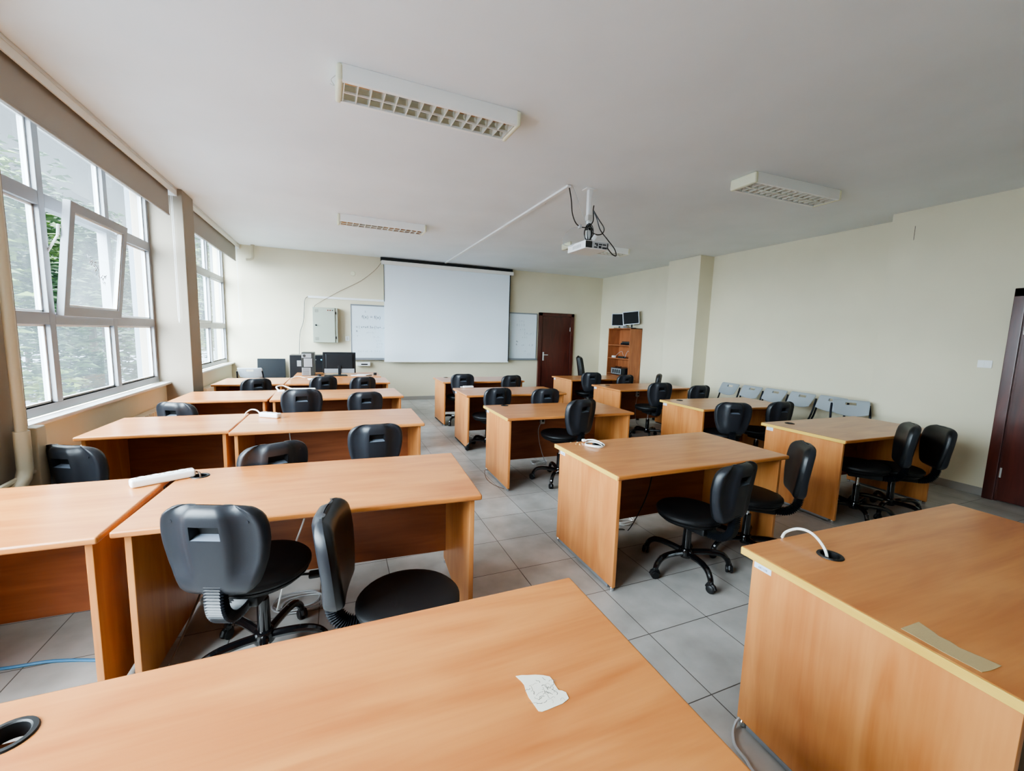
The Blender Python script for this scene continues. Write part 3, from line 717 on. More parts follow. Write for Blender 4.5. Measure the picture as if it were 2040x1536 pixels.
# ------------------------------------------------------------------ projector and trunking
t = thing('projector_mount', 'white telescopic ceiling arm holding the projector', 'mount', (2.57, 4.12, H))
MB().box(-.07, .07, -.05, .05, -.008, 0, .003).build('ceiling_plate', M['white'], t)
MB().box(-.024, .024, -.024, .024, -.30, -.005, .004).box(-.008, .008, -.026, -.020, -.26, -.07).build('upper_tube', M['white'], t)
MB().box(-.017, .017, -.017, .017, -.56, -.28, .003).build('lower_tube', M['white'], t)
MB().box(-.03, .03, -.03, .03, -.33, -.27, .006).build('clamp_collar', M['rail'], t)
MB().box(-.024, .024, -.024, .024, -.43, -.405, .004).build('strap', M['cableb'], t)
MB().box(-.06, .06, -.05, .05, -.571, -.558, .004).build('base_plate', M['rail'], t)
t = thing('projector', 'white projector with grey socket side hanging from the ceiling arm', 'projector', (2.588, 4.14, 2.49), 0)
MB().box(-.15, .15, -.185, .185, 0, .084, .01, 3).build('housing', M['white'], t)
v = MB().box(-.144, -.062, -.1875, -.184, .008, .076, .002)
v.build('exhaust_grille', M['pcd'], t)
MB().box(-.060, .144, -.1875, -.184, .006, .078, .002).build('socket_panel', M['cableg'], t)
p = MB(); random.seed(2)
for (a, b_, c, d) in ((-.03, -.015, .045, .062), (-.012, .006, .03, .06), (.02, .06, .045, .058), (.07, .11, .045, .058), (-.04, .0, .012, .024), (.02, .05, .012, .036), (.065, .12, .010, .026), (.125, .135, .03, .07)):
    p.box(a, b_, -.190, -.187, c, d)
p.build('socket', M['pc'], t)
g = MB()
for k in range(6): g.box(-.1515, -.1495, -.10+.03*k, -.085+.03*k, .02, .055)
g.build('side_vent', M['cableg'], t)
MB().lathe([(.03, .0), (.034, .012), (.026, .016)], (.05, .185, .045), 20, 'y').build('lens', M['lcd'], t)
px, py = 2.57, 4.12
cord('video_cable', [(2.31, 4.12, 3.13), (2.33, 4.10, 3.0), (2.345, 4.09, 2.86), (2.39, 4.09, 2.77), (2.45, 4.09, 2.735), (2.52, 4.09, 2.735), (2.565, 4.08, 2.76), (2.61, 4.09, 2.82), (2.61, 4.1, 2.93), (2.615, 4.1, 2.98)], .006, M['cableb'], 'black cable sagging from the trunk end to the projector arm')
cord('power_cable', [(2.605, 4.09, 2.92), (2.64, 4.07, 2.84), (2.68, 4.05, 2.72), (2.76, 4.02, 2.62), (2.83, 3.98, 2.52), (2.82, 3.93, 2.44), (2.76, 3.92, 2.45), (2.70, 3.935, 2.515)], .006, M['cableb'], 'black cable looping out right of the projector into its sockets')
cord('looped_cable', [(2.60, 4.08, 2.92), (2.66, 4.06, 2.83), (2.72, 4.04, 2.74), (2.70, 4.04, 2.68), (2.64, 4.05, 2.665), (2.585, 4.08, 2.69)], .006, M['cableb'], 'short black cable loop tied to the right of the projector arm')
cord('thin_wire', [(2.355, 4.12, 3.14), (2.41, 4.12, 3.04), (2.47, 4.11, 2.9), (2.53, 4.1, 2.78), (2.555, 4.08, 2.70)], .0025, M['cableg'], 'thin grey wire running from ceiling to the projector arm')
cord('signal_wire', [(2.44, 4.09, 2.735), (2.36, 4.12, 2.71), (2.30, 4.16, 2.64), (2.31, 4.2, 2.56), (2.40, 4.2, 2.545), (2.45, 4.18, 2.577)], .0022, M['cableg'], 'thin wire looping left of the projector')
b = MB()
random.seed(7)
for k in range(7):
    r1, r2 = random.uniform(.04, .06), random.uniform(.07, .105); ph = random.uniform(-.5, .5)
    pts = [(2.545+r1*math.cos(a)*math.cos(ph), 4.085+r1*math.cos(a)*math.sin(ph)-.012*k*.5, 2.675+r2*math.sin(a)) for a in [2*PI*j/22 for j in range(22)]]
    b.tube(pts, .0038, 6, close=True)
tag(b.build('cable_bundle', M['cableb']), 'tangle of coiled black cables tied just above the projector', 'cable')
MB_ = MB().box(-.02, .02, -.012, .012, -.03, .03, .006).build('cable_plug', M['white']); MB_.location = (2.595, 4.03, 2.625); MB_.rotation_euler = (.2, .5, 0); tag(MB_, 'white plug hanging in the cable tangle above the projector', 'plug')
tag(MB().box(2.428, 2.462, 4.07, 4.11, 2.715, 2.755, .006).build('cable_adapter', M['cableg']), 'small grey adapter on the sagging black cable', 'adapter')
t = thing('cable_duct', 'long white cable trunk across the ceiling from projector to screen', 'trunk', (2.30, 4.1, H))
MB().box(-.0225, .0225, 0, 5.53, -.024, -.0005, .003).build('channel', M['white'], t)
tt = thing('cable_duct', 'thin second white trunk beside the main ceiling trunk', 'trunk', (2.345, 4.75, H))
MB().box(-.010, .010, 0, 4.8, -.012, -.0005, .002).build('channel', M['white'], tt)

# ------------------------------------------------------------------ front wall fittings
t = thing('projection_screen', 'large white pull-down projection screen on the front wall', 'screen', (2.43, 9.62, 0))
MB().box(-1.53, 1.53, -.035, .045, 2.985, 3.065, .01).build('casing', M['casing'], t)
MB().box(-1.535, 1.535, .05, .12, 3.066, 3.14).build('mounting_board', M['black'], t)
rows = []
for i in range(13):
    z = 2.99-(2.99-.905)*i/12
    rows.append([Vector((-1.475+2.93*k/40, -.006*math.sin(k*.34+.1*i)*i/12 - .004*math.sin(k*.11*i*.3), z)) for k in range(41)])
b = MB(); b.grid(rows); b.build('fabric', M['screen'], t)
MB().box(-1.478, 1.458, -.012, .012, .885, .912, .004).build('weight_bar', M['white'], t)
MB().box(1.440, 1.462, -.010, .001, .91, 2.985).build('black_border', M['black'], t)
MB().box(-1.482, -1.474, -.012, .001, 2.2, 2.985).build('black_border', M['black'], t)
def board(x0, x1, z0, z1, label):
    t = thing('whiteboard', label, 'whiteboard', (x0, 9.765, z0), 0, 'whiteboards behind the screen')
    w_, h_ = x1-x0, z1-z0
    MB().box(0, w_, -.008, .012, 0, h_).build('writing_surface', M['wb'], t, smooth=False)
    MB().box(-.015, w_+.015, -.016, .014, h_, h_+.03, .003).box(-.015, 0, -.016, .014, 0, h_, .003).box(w_, w_+.015, -.016, .014, 0, h_, .003).build('frame', M['wbframe'], t)
    MB().box(-.015, w_+.015, -.07, .014, -.03, .0, .004).box(-.015, w_+.015, -.072, -.066, -.03, .018, .002).build('pen_tray', M['wbframe'], t)
    return t
wl = board(.29, 2.45, .955, 2.09, 'left whiteboard with handwritten formulas beside the projection screen')
wr = board(2.52, 4.69, .97, 2.09, 'right whiteboard with faint blue scribbles next to the dark door')
RX = Matrix.Rotation(PI/2, 4, 'X')
def wtext(parent, s, x, z, size, m, name='marker_writing', shear=0):
    txt(s, size, m, name, parent, Matrix.Translation((x, -.0092, z)) @ RX)
wtext(wl, 'f(x) = f(x)', .21, .87, .10, M['marker'])
wtext(wl, '2', .27, 1.0, .05, M['marker'])
wtext(wl, 'n | x+x4 3x-{1x+...x4)', .09, .66, .075, M['marker'])
wtext(wl, 'R', .09, .57, .06, M['marker']); wtext(wl, 'v', .11, .48, .04, M['marker'])
for s, x, z, sz in (('x4 + 3x', .3, .55, .05), ('(x - 1)', .44, .46, .05), ('x = 3', .5, .38, .05), ('y = 4x', .52, .31, .05), ('2x + 1', .5, .24, .05), ('f(x) = x2 - 4 . 3 + 1', .12, .14, .06)):
    wtext(wl, s, x, z, sz, M['faint'], 'faint_writing')
for s, x, z, sz in (('a + b', 1.72, .72, .07), ('{ x , y }', 1.84, .62, .09), ('n = 1', 1.78, .52, .07), ('0 1 1 0', 1.62, .82, .08), ('i + j', 1.70, .92, .08), ('( )', 1.95, .10, .08), ('s2', 1.85, .18, .06)):
    wtext(wr, s, x, z, sz, M['faint'], 'faint_writing')
for s, x, z, sz in (('A', 1.62, .42, .06), ('R', 1.62, .34, .06), ('c + ', 1.78, .33, .05), ('1 . 2', 1.98, .33, .06), ('-', 1.64, .40, .12)):
    wtext(wr, s, x, z, sz, M['marker'])
t = thing('electrical_cabinet', 'pale green metal electrical cabinet on the front wall', 'cabinet', (-.22, YF, 1.29))
MB().box(-.235, .235, -.17, 0, 0, .72, .006).build('body', M['cabinet'], t)
MB().box(-.235, .185, -.19, -.172, .003, .717, .005).build('door', M['cabinet'], t)
dd = [c for c in kids(t) if c.name.startswith('door')][0]
MB().lathe([(.018, -.205), (.018, -.19), (.012, -.188)], (-.175, 0, .355), 14, 'y').box(-.19, -.16, -.212, -.204, .349, .361, .003).build('lock', M['pc'], dd)
for k, m_ in enumerate(('red', 'red', 'brown')):
    MB().lathe([(.008, -.200), (.012, -.196), (.012, -.188)], (.05+.045*k, 0, .665), 12, 'y').build('indicator_lamp', M[m_], dd)
v = MB()
for z0 in (.05, .62):
    for k in range(4): v.box(-.195, -.125, -.1915, -.189, z0+.016*k, z0+.005+.016*k)
v.build('vent_slots', M['pcd'], dd)
MB().box(.19, .21, -.182, -.17, .08, .13, .003).box(.19, .21, -.182, -.17, .59, .64, .003).build('hinge', M['pc'], t)
t = thing('cable_duct', 'white horizontal cable trunk above the electrical cabinet', 'trunk', (-.54, YF, 2.20))
MB().box(0, 1.53, -.025, 0, 0, .045, .003).build('channel', M['white'], t)
cord('wall_cable', [(-.54, 9.77, 2.225), (-.60, 9.76, 2.15), (-.62, 9.76, 1.9), (-.64, 9.76, 1.7), (-.70, 9.76, 1.5), (-.72, 9.75, 1.3), (-.73, 9.73, 1.0), (-.72, 9.72, .6), (-.7, 9.75, .3)], .006, M['pcd'], 'black cable dropping down the wall left of the electrical cabinet')
cord('screen_cord', [(.905, 9.64, 3.02), (.78, 9.7, 2.86), (.55, 9.76, 2.66), (.35, 9.765, 2.53), (.05, 9.765, 2.36), (-.2, 9.765, 2.2), (-.40, 9.76, 2.06), (-.42, 9.66, 2.011)], .004, M['cablebr'], 'thin slanting cord from the screen casing to the cabinet')
tag(MB().lathe([(.045, -.022), (.05, -.018), (.05, 0)], (.335, YF, 2.76), 20, 'y').build('junction_cover', M['endcap']), 'round white cover on the front wall left of the screen', 'cover')
t = thing('wall_socket', 'small white wall socket just left of the left whiteboard', 'socket', (.205, YF, 1.38))
MB().box(-.04, .04, -.012, 0, -.05, .05, .003).build('plate', M['white'], t); MB().box(-.02, .02, -.014, -.011, -.03, .03, .002).build('rocker', M['rail'], t)
t = thing('wall_box', 'small white box with a dark slot under the left whiteboard', 'box', (.52, YF, .83))
MB().box(-.13, .14, -.09, 0, -.035, .045, .004).build('case', M['white'], t); MB().box(-.05, .09, -.093, -.089, -.012, .012).build('slot', M['pc'], t)
t = thing('light_switch', 'white double light switch on the right wall left of the red door', 'switch', (XR1, 2.185, 1.392))
MB().box(-.012, 0, -.055, .055, -.04, .04, .004).build('plate', M['white'], t)
for s in (-1, 1): MB().box(-.016, -.011, s*.022-.018, s*.022+.018, -.026, .026, .002).build('rocker', M['white'], t)
# small floor cupboard-like hatch line on the right wall
tag(MB().box(XR1-.002, XR1, 2.94, 2.944, 2.80, 2.96).build('wall_crack', M['brown']), 'short thin crack high on the right wall near the ceiling', 'crack')

# ------------------------------------------------------------------ bookcase with its things
t = thing('bookcase', 'tall open wooden bookcase in the front right corner', 'bookcase', (6.30, 8.05, 0))
BD, BWd, BHt = .335, .86, 1.80
MB().box(0, BD, 0, .022, 0, BHt, .002).build('side_panel', M['shelfw'], t)
MB().box(0, BD, BWd-.022, BWd, 0, BHt, .002).build('side_panel', M['shelfw'], t)
MB().box(BD-.012, BD, .022, BWd-.022, .05, BHt-.02).build('back_panel', M['shelfw'], t)
MB().box(-.003, BD, 0, BWd, BHt-.02, BHt, .002).build('top_panel', M['shelfw'], t)
for z in (.70, 1.08, 1.40): MB().box(.004, BD-.012, .022, BWd-.022, z-.022, z, .002).build('shelf', M['shelfw'], t)
MB().box(.002, .02, .022, BWd-.022, .04, .66, .002).build('cupboard_door', M['shelfw'], t)
def monitor_small(x, y, rz, tilt, label):
    t = thing('computer_monitor', label, 'monitor', (x, y, 1.80), rz, 'old monitors on the bookcase')
    rt = Matrix.Rotation(tilt, 3, 'X')
    MB().box(-.19, .19, -.02, .03, .055, .365, .008, rot=rt).build('bezel', M['silver'], t)
    MB().box(-.172, .172, -.0225, -.018, .075, .347, rot=rt, piv=(0, .005, .21)).build('display', M['lcd'], t)
    MB().tube([(0, .03, .12), (0, .035, .02)], .02, 8).box(-.10, .10, -.07, .10, 0, .015, .005).build('stand', M['pc'], t)
    return t
monitor_small(6.44, 8.70, R(-62), .0, 'left old square monitor standing on top of the bookcase')
mm = monitor_small(6.41, 8.17, R(-46), 0, 'right old silver framed monitor tilted on top of the bookcase')
for c in kids(mm):
    if c.name.startswith(('bezel', 'display')): c.rotation_euler = (0, R(-6), 0); c.location = (0, 0, .03)
tag(MB().box(6.40, 6.52, 8.47, 8.56, 1.801, 1.86, .006).build('small_box', M['cableg']), 'little grey box between the two monitors', 'box')
t = thing('network_switch', 'flat black network box on the upper bookcase shelf', 'network device', (6.42, 8.27, 1.40))
MB().box(-.09, .13, -.17, .17, .006, .05, .004).build('case', M['pc'], t); MB().box(-.07, .11, -.15, .15, .052, .085, .004).build('second_case', M['pcd'], t); MB().box(-.092, -.089, -.14, .1, .015, .035).build('port_row', M['lcd'], t)
t = thing('power_adapter', 'white charger block with wires on the middle bookcase shelf', 'adapter', (6.36, 8.72, 1.08))
MB().box(-.03, .03, -.05, .05, 0, .05, .006).build('block', M['white'], t); MB().tube(smooth_path([(0, -.05, .02), (.05, -.12, .12), (.08, -.2, .16), (.05, -.3, .08), (.02, -.4, .01)], 5), .004, 6).build('lead', M['cableg'], t)
t = thing('power_adapter', 'dark charger block behind the wires on the middle shelf', 'adapter', (6.38, 8.45, 1.08))
MB().box(-.04, .04, -.14, .08, 0, .045, .006).build('block', M['pcd'], t); MB().tube(smooth_path([(0, -.14, .02), (.03, -.2, .18), (.08, -.22, .10), (.05, -.3, .02)], 5), .004, 6).build('lead', M['cableg'], t)
t = thing('computer_tower', 'black computer lying on its side on the low bookcase shelf', 'computer', (6.16, 8.12, .70))
MB().box(0, .42, 0, .42, 0, .155, .005).build('case', M['pc'], t)
f = MB().box(-.006, .0, .02, .40, .01, .145, .002); f.build('front_panel', M['silver'], t)
f = MB(); 
for k in range(4): f.box(-.009, -.005, .05+.08*k, .10+.08*k, .03, .12)
f.build('drive_slot', M['pcd'], t)
cord('loose_cable', [(6.2, 8.2, .862), (6.28, 8.3, .885), (6.33, 8.42, .865), (6.27, 8.5, .88), (6.21, 8.4, .862)], .008, M['cableb'], 'black cable heaped on the computer in the bookcase')

# ------------------------------------------------------------------ things on the teacher desk
t = thing('computer_monitor', 'large black widescreen monitor seen from behind on the teacher desk', 'monitor', (.03, 8.18, DH), 0)
MB().box(-.275, .275, -.012, .022, .035, .41, .008).build('screen_frame', M['pc'], t)
MB().box(-.23, .23, -.03, -.010, .09, .38, .014, 3).build('back_cover', M['pc'], t)
MB().box(-.25, .25, -.033, -.010, .04, .115, .004).build('connector_bay', M['silver'], t)
MB().box(-.025, .025, -.05, -.02, .01, .17, .006).build('stand_neck', M['pc'], t); MB().box(-.11, .11, -.12, .07, 0, .012, .005).build('stand_foot', M['pc'], t)
t = thing('computer_tower', 'opened silver-backed computer tower standing on the teacher desk', 'computer', (-.485, 8.08, DH), 0)
MB().box(-.09, .11, .0, .38, .0, .40, .004).build('case', M['pcd'], t)
MB().box(-.088, .065, -.006, .001, .31, .385, .002).box(-.055, .075, -.006, .001, .155, .30, .002).box(-.088, .05, -.006, .001, .005, .14, .002).build('rear_panel', M['silver'], t)
f = MB().lathe([(.024, -.009), (.024, -.005)], (-.045, 0, .347), 16, 'y')
for k in range(5): f.box(-.075, .03, -.008, -.005, .02+.024*k, .027+.024*k)
f.build('port_row', M['pcd'], t)
t = thing('equipment_cabinet', 'black equipment cabinet behind the teacher desk with a tiny blue light', 'cabinet', (-.53, 8.77, 0))
MB().box(-.295, .295, .012, .42, .04, 1.07, .006).box(-.27, .27, .03, .40, 0, .04).build('body', M['pc'], t)
MB().box(-.29, -.002, 0, .012, .05, 1.06, .004).build('door', M['pc'], t); MB().box(.002, .29, 0, .012, .05, 1.06, .004).build('door', M['pc'], t)
MB().box(-.17, -.10, -.004, .001, .86, .97, .002).build('sticker_plate', M['silver'], t)
MB().lathe([(.013, -.004), (.013, .0)], (.245, 0, .985), 14, 'y').build('power_light', M['led'], t); MB().lathe([(.008, -.003), (.008, .0)], (.15, 0, .985), 10, 'y').build('badge', M['silver'], t)
t = thing('keyboard', 'thin black keyboard before the monitor stand', 'keyboard', (-.06, 7.98, DH), 0)
MB().box(-.16, .22, -.04, .05, 0, .016, .004).build('body', M['pc'], t); MB().box(-.15, .21, -.034, .044, .016, .020, .002).build('keys', M['pcd'], t)
t = thing('computer_mouse', 'black computer mouse beside the silver-backed tower', 'mouse', (-.30, 7.98, DH), 0)
MB().lathe([(.0, 0), (.034, .002), (.034, .014), (.022, .028), (.0, .032)], (0, 0, 0), 16, sy=1.6).build('body', M['pc'], t)
MB().box(-.003, .003, .01, .03, .029, .034, .001).build('scroll_wheel', M['rubber'], t)
for i, (x, y, rz, lab) in enumerate([(.33, 8.05, .2, 'loose white sheet right of the monitor'), (.42, 8.12, -.3, 'second white sheet overlapping beside the monitor')]):
    o = MB().box(-.105, .105, -.07, .07, 0, .003).build('paper_sheet', M['sheet']); o.location = (x, y, DH+.0005+.0035*i); o.rotation_euler = (0, 0, rz); tag(o, lab, 'paper', 'sheets on the teacher desk')
o = MB().box(-.06, .06, -.008, .008, 0, .014, .004).build('marker_pen', M['pc']); o.location = (.52, 7.99, DH); o.rotation_euler = (0, 0, .5); tag(o, 'black marker pen beside the white sheets', 'pen')
t = thing('black_cube', 'small black cube near the right end of the teacher desk', 'box', (.635, 8.12, DH))
MB().box(-.028, .028, -.028, .028, 0, .045, .008).build('body', M['pc'], t)
o = MB().box(-.09, .09, -.13, .13, 0, .004).build('paper_sheet', M['sheet']); o.location = (-.36, 7.50, DH+.0005); o.rotation_euler = (0, 0, .1); tag(o, 'white paper sheet behind a chair back on the farthest desk', 'paper')
o = cord('white_cable', [(-.70, 7.62, DH+.006), (-.60, 7.68, DH+.03), (-.50, 7.66, DH+.008), (-.42, 7.74, DH+.02), (-.25, 7.80, DH+.008)], .007, M['cable'], 'white cable lying in waves at the rear of the farthest desk')

# ------------------------------------------------------------------ power strips and small things on the desks
def strip(x, y, rz, L, n, label, z=DH, white=True, w_=.06, h=.042):
    t = thing('power_strip', label, 'power strip', (x, y, z), rz, 'white power strips on the desks')
    MB().box(-L/2, L/2, -w_/2, w_/2, 0.001, h, .012, 3).build('body', M['white'], t)
    for k in range(n):
        xx = -L/2+.045+k*(L-.10)/max(1, n-1)
        MB().lathe([(.0205, h-.002), (.0205, h+.0012), (.018, h+.0012), (.017, h-.001)], (xx, 0, 0), 18).build('socket', M['cableg'], t)
    MB().box(L/2-.030, L/2-.012, -.008, .008, h-.001, h+.003, .001).build('switch', M['cableg'], t)
    return t
strip(-.834, 2.597, .47, .262, 4, 'white four-socket power strip lying across the gap of two desks')
cord('strip_lead', [(-.722, 2.655, DH+.022), (-.705, 2.655, DH+.02), (-.69, 2.642, DH+.005), (-.69, 2.64, DH-.08), (-.70, 2.60, DH-.3), (-.66, 2.60, .2), (-.6, 2.5, .01)], .005, M['cablebr'], 'dark lead of the power strip diving into the desk hole')
strip(-.57, 4.27, -.62, .20, 3, 'white power strip lying askew on the third desk by the window side', h=.045)
cord('strip_lead', [(-.655, 4.335, DH+.022), (-.70, 4.42, DH+.045), (-.76, 4.46, DH+.04), (-.80, 4.42, DH-.02), (-.795, 4.40, DH-.2), (-.79, 4.38, DH-.5)], .006, M['cable'], 'white lead arching from the askew power strip into the gap')
strip(-.42, 6.02, -.1, .30, 3, 'white power strip half hidden behind a chair back on the fourth desk')
t = thing('charger_plug', 'white plug with grey lead at the gap between two far desks', 'plug', (-.665, 5.98, DH))
MB().box(-.04, .04, -.03, .03, 0, .03, .01).build('block', M['white'], t)
MB().tube(smooth_path([(-.03, .02, .02), (-.06, .06, .06), (0, .12, .07), (.08, .1, .04), (.15, .08, .02)], 5), .009, 6).build('lead', M['cable'], t)
t = strip(1.80, 6.02, .05, .16, 2, 'small white socket block near the far left corner of its desk', h=.03)
MB().tube(smooth_path([(-.08, 0, .012), (-.11, .03, .012), (-.05, .06, .01), (.06, .05, .01)], 4), .006, 6).build('lead', M['cable'], t)
t = thing('coiled_cable', 'white coiled cable on the yellow edged desk with crumbs', 'cable', (1.745, 2.575, DH))
b = MB()
for k in range(2):
    b.tube([(.008*k+.060*math.cos(a)*(1+.14*k), .074*math.sin(a), .006+.008*k+.004*math.sin(2*a)) for a in [2*PI*j/28 for j in range(28)]], .0042, 7, close=True)
b.tube(smooth_path([(-.01, .12, .012), (.0, .07, .03), (.03, .03, .034), (.06, -.02, .02)], 5), .005, 6)
b.build('coil', M['cable'], t)
MB().box(-.028, .0, .10, .128, .006, .024, .005).build('connector', M['white'], t)
for i, (x, y) in enumerate(((1.625, 2.705), (1.640, 2.655), (1.680, 2.700), (1.675, 2.655), (1.655, 2.625))):
    o = MB().lathe([(.0, 0), (.007, .001), (.007, .003), (.0, .005)], (0, 0, 0), 7, sy=.6).build('crumb', M['crumb']); o.location = (x, y, DH); o.rotation_euler = (0, 0, i*1.3)
    tag(o, 'tiny yellow crumb beside the coiled white cable', 'crumb', 'crumbs on the desk')
cord('white_cable', [(1.672, 1.085, DH+.004), (1.70, 1.088, DH+.022), (1.735, 1.065, DH+.04), (1.74, 1.02, DH+.045), (1.725, .97, DH+.03), (1.712, .935, DH-.005), (1.705, .92, DH-.09)], .0055, M['cable'], 'white cable curling out of the round hole of the nearest right desk')
# torn papers
def flat_shape(name, pts, z, m, label, th=.0008):
    c = (sum(p[0] for p in pts)/len(pts), sum(p[1] for p in pts)/len(pts))
    o = MB().prism([(x-c[0], y-c[1]) for x, y in pts], 0, th).build(name, m, smooth=False); o.location = (*c, z); tag(o, label, 'paper'); return o, c
o, c = flat_shape('torn_paper', [(.373, .819), (.387, .817), (.400, .812), (.417, .807), (.434, .799), (.447, .790), (.449, .778), (.447, .764), (.448, .749), (.455, .745), (.461, .738), (.459, .722), (.450, .718), (.439, .715), (.419, .714), (.404, .713), (.389, .713), (.382, .717), (.380, .735), (.377, .755), (.378, .774), (.381, .790), (.379, .802)], DH+.0004, M['paper'], 'torn paper scrap with pencil scribbles on the nearest desk')
b = MB(); random.seed(11)
for k in range(34):
    x = random.uniform(.389, .441)-c[0]; y = random.uniform(.722, .785)-c[1]; a = random.uniform(0, PI)
    n = random.randint(3, 6); pts = [(x, y, .0012)]
    for j in range(n):
        a += random.uniform(-1.2, 1.2); pts.append((pts[-1][0]+.0035*math.cos(a), pts[-1][1]+.0035*math.sin(a), .0012))
    b.tube(pts, random.choice((.00025, .0004, .0006)), 4, flat=.3)
b.build('pencil_scribble', M['pencil'], o)
flat_shape('torn_cloth', [(1.4625, .590), (1.549, .588), (1.542, .570), (1.534, .548), (1.525, .534), (1.528, .512), (1.520, .490), (1.523, .477), (1.530, .448), (1.536, .417), (1.510, .418), (1.485, .420), (1.458, .425), (1.456, .50)], DH+.0006, M['cloth'], 'torn beige kraft paper piece at the edge of the near right desk', .001)

# sockets hanging under desks and cables on the floor
def hang(x, y, z, label, parent=None):
    t = thing('hanging_socket', label, 'socket', (x, y, z), 0, 'socket blocks hanging under desks')
    MB().box(-.028, .028, -.02, .02, -.07, .06, .008).build('body', M['cableg'], t)
    for zz in (-.03, .02): MB().lathe([(.016, -.023), (.016, -.019)], (0, 0, zz), 12, 'y').build('socket', M['pcd'], t)
    return t
hang(2.20, 4.325, .60, 'grey socket block under the desk with the lone chair'); hang(4.93, 6.0, .60, 'grey socket block under the desk before the cream column')
cord('hanging_cable', [(2.18, 4.32, .54), (2.14, 4.30, .45), (2.17, 4.28, .25), (2.25, 4.25, .06), (2.42, 4.22, .01), (2.6, 4.3, .008)], .004, M['cableg'], 'thin pale cable hanging from the socket under the lone chair desk')
cord('hanging_cable', [(4.92, 5.99, .53), (4.88, 5.97, .35), (4.90, 5.95, .08), (5.0, 5.9, .01)], .004, M['cableg'], 'thin pale cable hanging under the desk before the column')
def coil(x, y, r, n, m, label, tilt=0):
    b = MB(); random.seed(int(abs(x*100)))
    for k in range(n):
        ox, oy = random.uniform(-.02, .02), random.uniform(-.02, .02)
        b.tube([(ox+r*(1+.08*k)*math.cos(a), oy+r*.75*math.sin(a), .006+.008*k+.004*math.sin(3*a)) for a in [2*PI*j/24 for j in range(24)]], .0045, 6, close=True)
    o = b.build('coiled_cable', m); o.location = (x, y, 0); tag(o, label, 'cable', 'coiled cables on the floor'); return o
coil(2.24, 2.77, .07, 3, M['cable'], 'white cable coil on the floor under the desk with crumbs')
coil(-.22, 2.50, .11, 3, M['cableg'], 'pale cable coils on the floor behind the front left chair')
coil(2.25, 4.50, .09, 3, M['cableg'], 'cable coils on the floor under the lone chair desk')
coil(1.95, 6.0, .10, 2, M['cable'], 'cable coils under the desk with the small socket block')
cord('floor_cable', [(1.62, 2.45, .008), (1.85, 2.70, .008), (2.10, 2.66, .008), (2.16, 2.62, .02), (2.19, 2.48, .35), (2.22, 2.46, .60), (2.24, 2.46, .72)], .004, M['cableb'], 'thin black cable hanging under the coiled cable desk')
cord('hanging_cable', [(-.13, 2.45, .70), (-.19, 2.45, .5), (-.26, 2.45, .3), (-.33, 2.44, .02)], .005, M['cable'], 'pale cable hanging between the two nearest chairs')
cord('hanging_cable', [(-.60, 2.50, .40), (-.64, 2.35, .25), (-.70, 2.15, .08), (-.74, 1.98, .008), (-.76, 1.8, .008)], .005, M['cablebr'], 'brown cable trailing down left of the front chair')
cord('hanging_cable', [(.17, 3.86, .715), (.20, 3.85, .5), (.24, 3.84, .2), (.27, 3.83, .01)], .006, M['cable'], 'white cable slanting down under the third desk')
cord('hanging_cable', [(-.40, 4.0, .715), (-.38, 4.0, .5), (-.35, 3.99, .2), (-.33, 3.98, .01)], .004, M['cableg'], 'grey cable hanging under the third desk, left side')
cord('floor_cable', [(-1.75, 2.50, .008), (-1.41, 2.43, .008), (-1.23, 2.41, .008), (-1.04, 2.345, .008), (-.95, 2.30, .008)], .007, M['blue'], 'light blue cable on the floor under the leftmost desk')
cord('floor_cable', [(1.60, 1.02, .02), (1.495, 1.05, .03), (1.44, 1.04, .012), (1.385, .99, .008), (1.372, .93, .008), (1.36, .86, .008), (1.40, .6, .008)], .006, M['cableg'], 'grey cable curving out under the corner of the nearest right desk')
cord('floor_cable', [(1.60, 4.35, .006), (1.50, 4.30, .05), (1.46, 4.15, .01), (1.47, 3.95, .006), (1.53, 3.80, .006)], .003, M['cablebr'], 'thin cable arc beside the leg panel of the lone chair desk')

# ------------------------------------------------------------------ outside
struct(MB().box(-60, -2.4, -30, 70, -1.3, -1.2).build('ground', M['road'], smooth=False), 'grey paved yard outside the windows')
def tree(x, y, z0, h, r, seed, m, label, trunk=True, nleaf=5200, size=.11):
    random.seed(seed)
    t = thing('tree', label, 'tree', (x, y, -1.2), 0, 'trees outside the windows')
    MB().tube([(0, 0, 0), (.05, .05, z0*.6), (-.05, .1, z0+h*.5), (0, 0, z0+h*.85)], [.16, .13, .09, .03], 8).build('trunk', M['bark'], t)
    blobs = []
    for k in range(16):
        a = random.uniform(0, 2*PI); rr = r*random.uniform(.15, .75); zz = z0+h*random.uniform(.05, .95)
        sc = 1-.5*abs((zz-z0)/h-.45)
        blobs.append((rr*math.cos(a)*sc, rr*math.sin(a)*sc, zz, r*random.uniform(.30, .52)*sc))
    verts = []; faces = []
    for i in range(nleaf):
        bx, by, bz, br = random.choice(blobs)
        d = Vector((random.gauss(0, 1), random.gauss(0, 1), random.gauss(0, .75))).normalized()*br*(random.random()**.33)
        p = Vector((bx, by, bz))+d
        e = Matrix.Rotation(random.uniform(0, 6.28), 3, 'Z') @ Matrix.Rotation(random.uniform(-.9, .9), 3, 'X')
        s = size*random.uniform(.6, 1.5); u = e @ Vector((s, 0, 0)); v = e @ Vector((0, s*.38, 0)); dn = Vector((0, 0, -s*.25))
        n0 = len(verts); verts += [p-u+dn, p-v*.9, p+u+dn, p+v]; faces.append((n0, n0+1, n0+2, n0+3))
    me = bpy.data.meshes.new('foliage'); me.from_pydata([tuple(v) for v in verts], [], faces); me.materials.append(m)
    o = bpy.data.objects.new('foliage', me); col.objects.link(o); o.parent = t
    return t
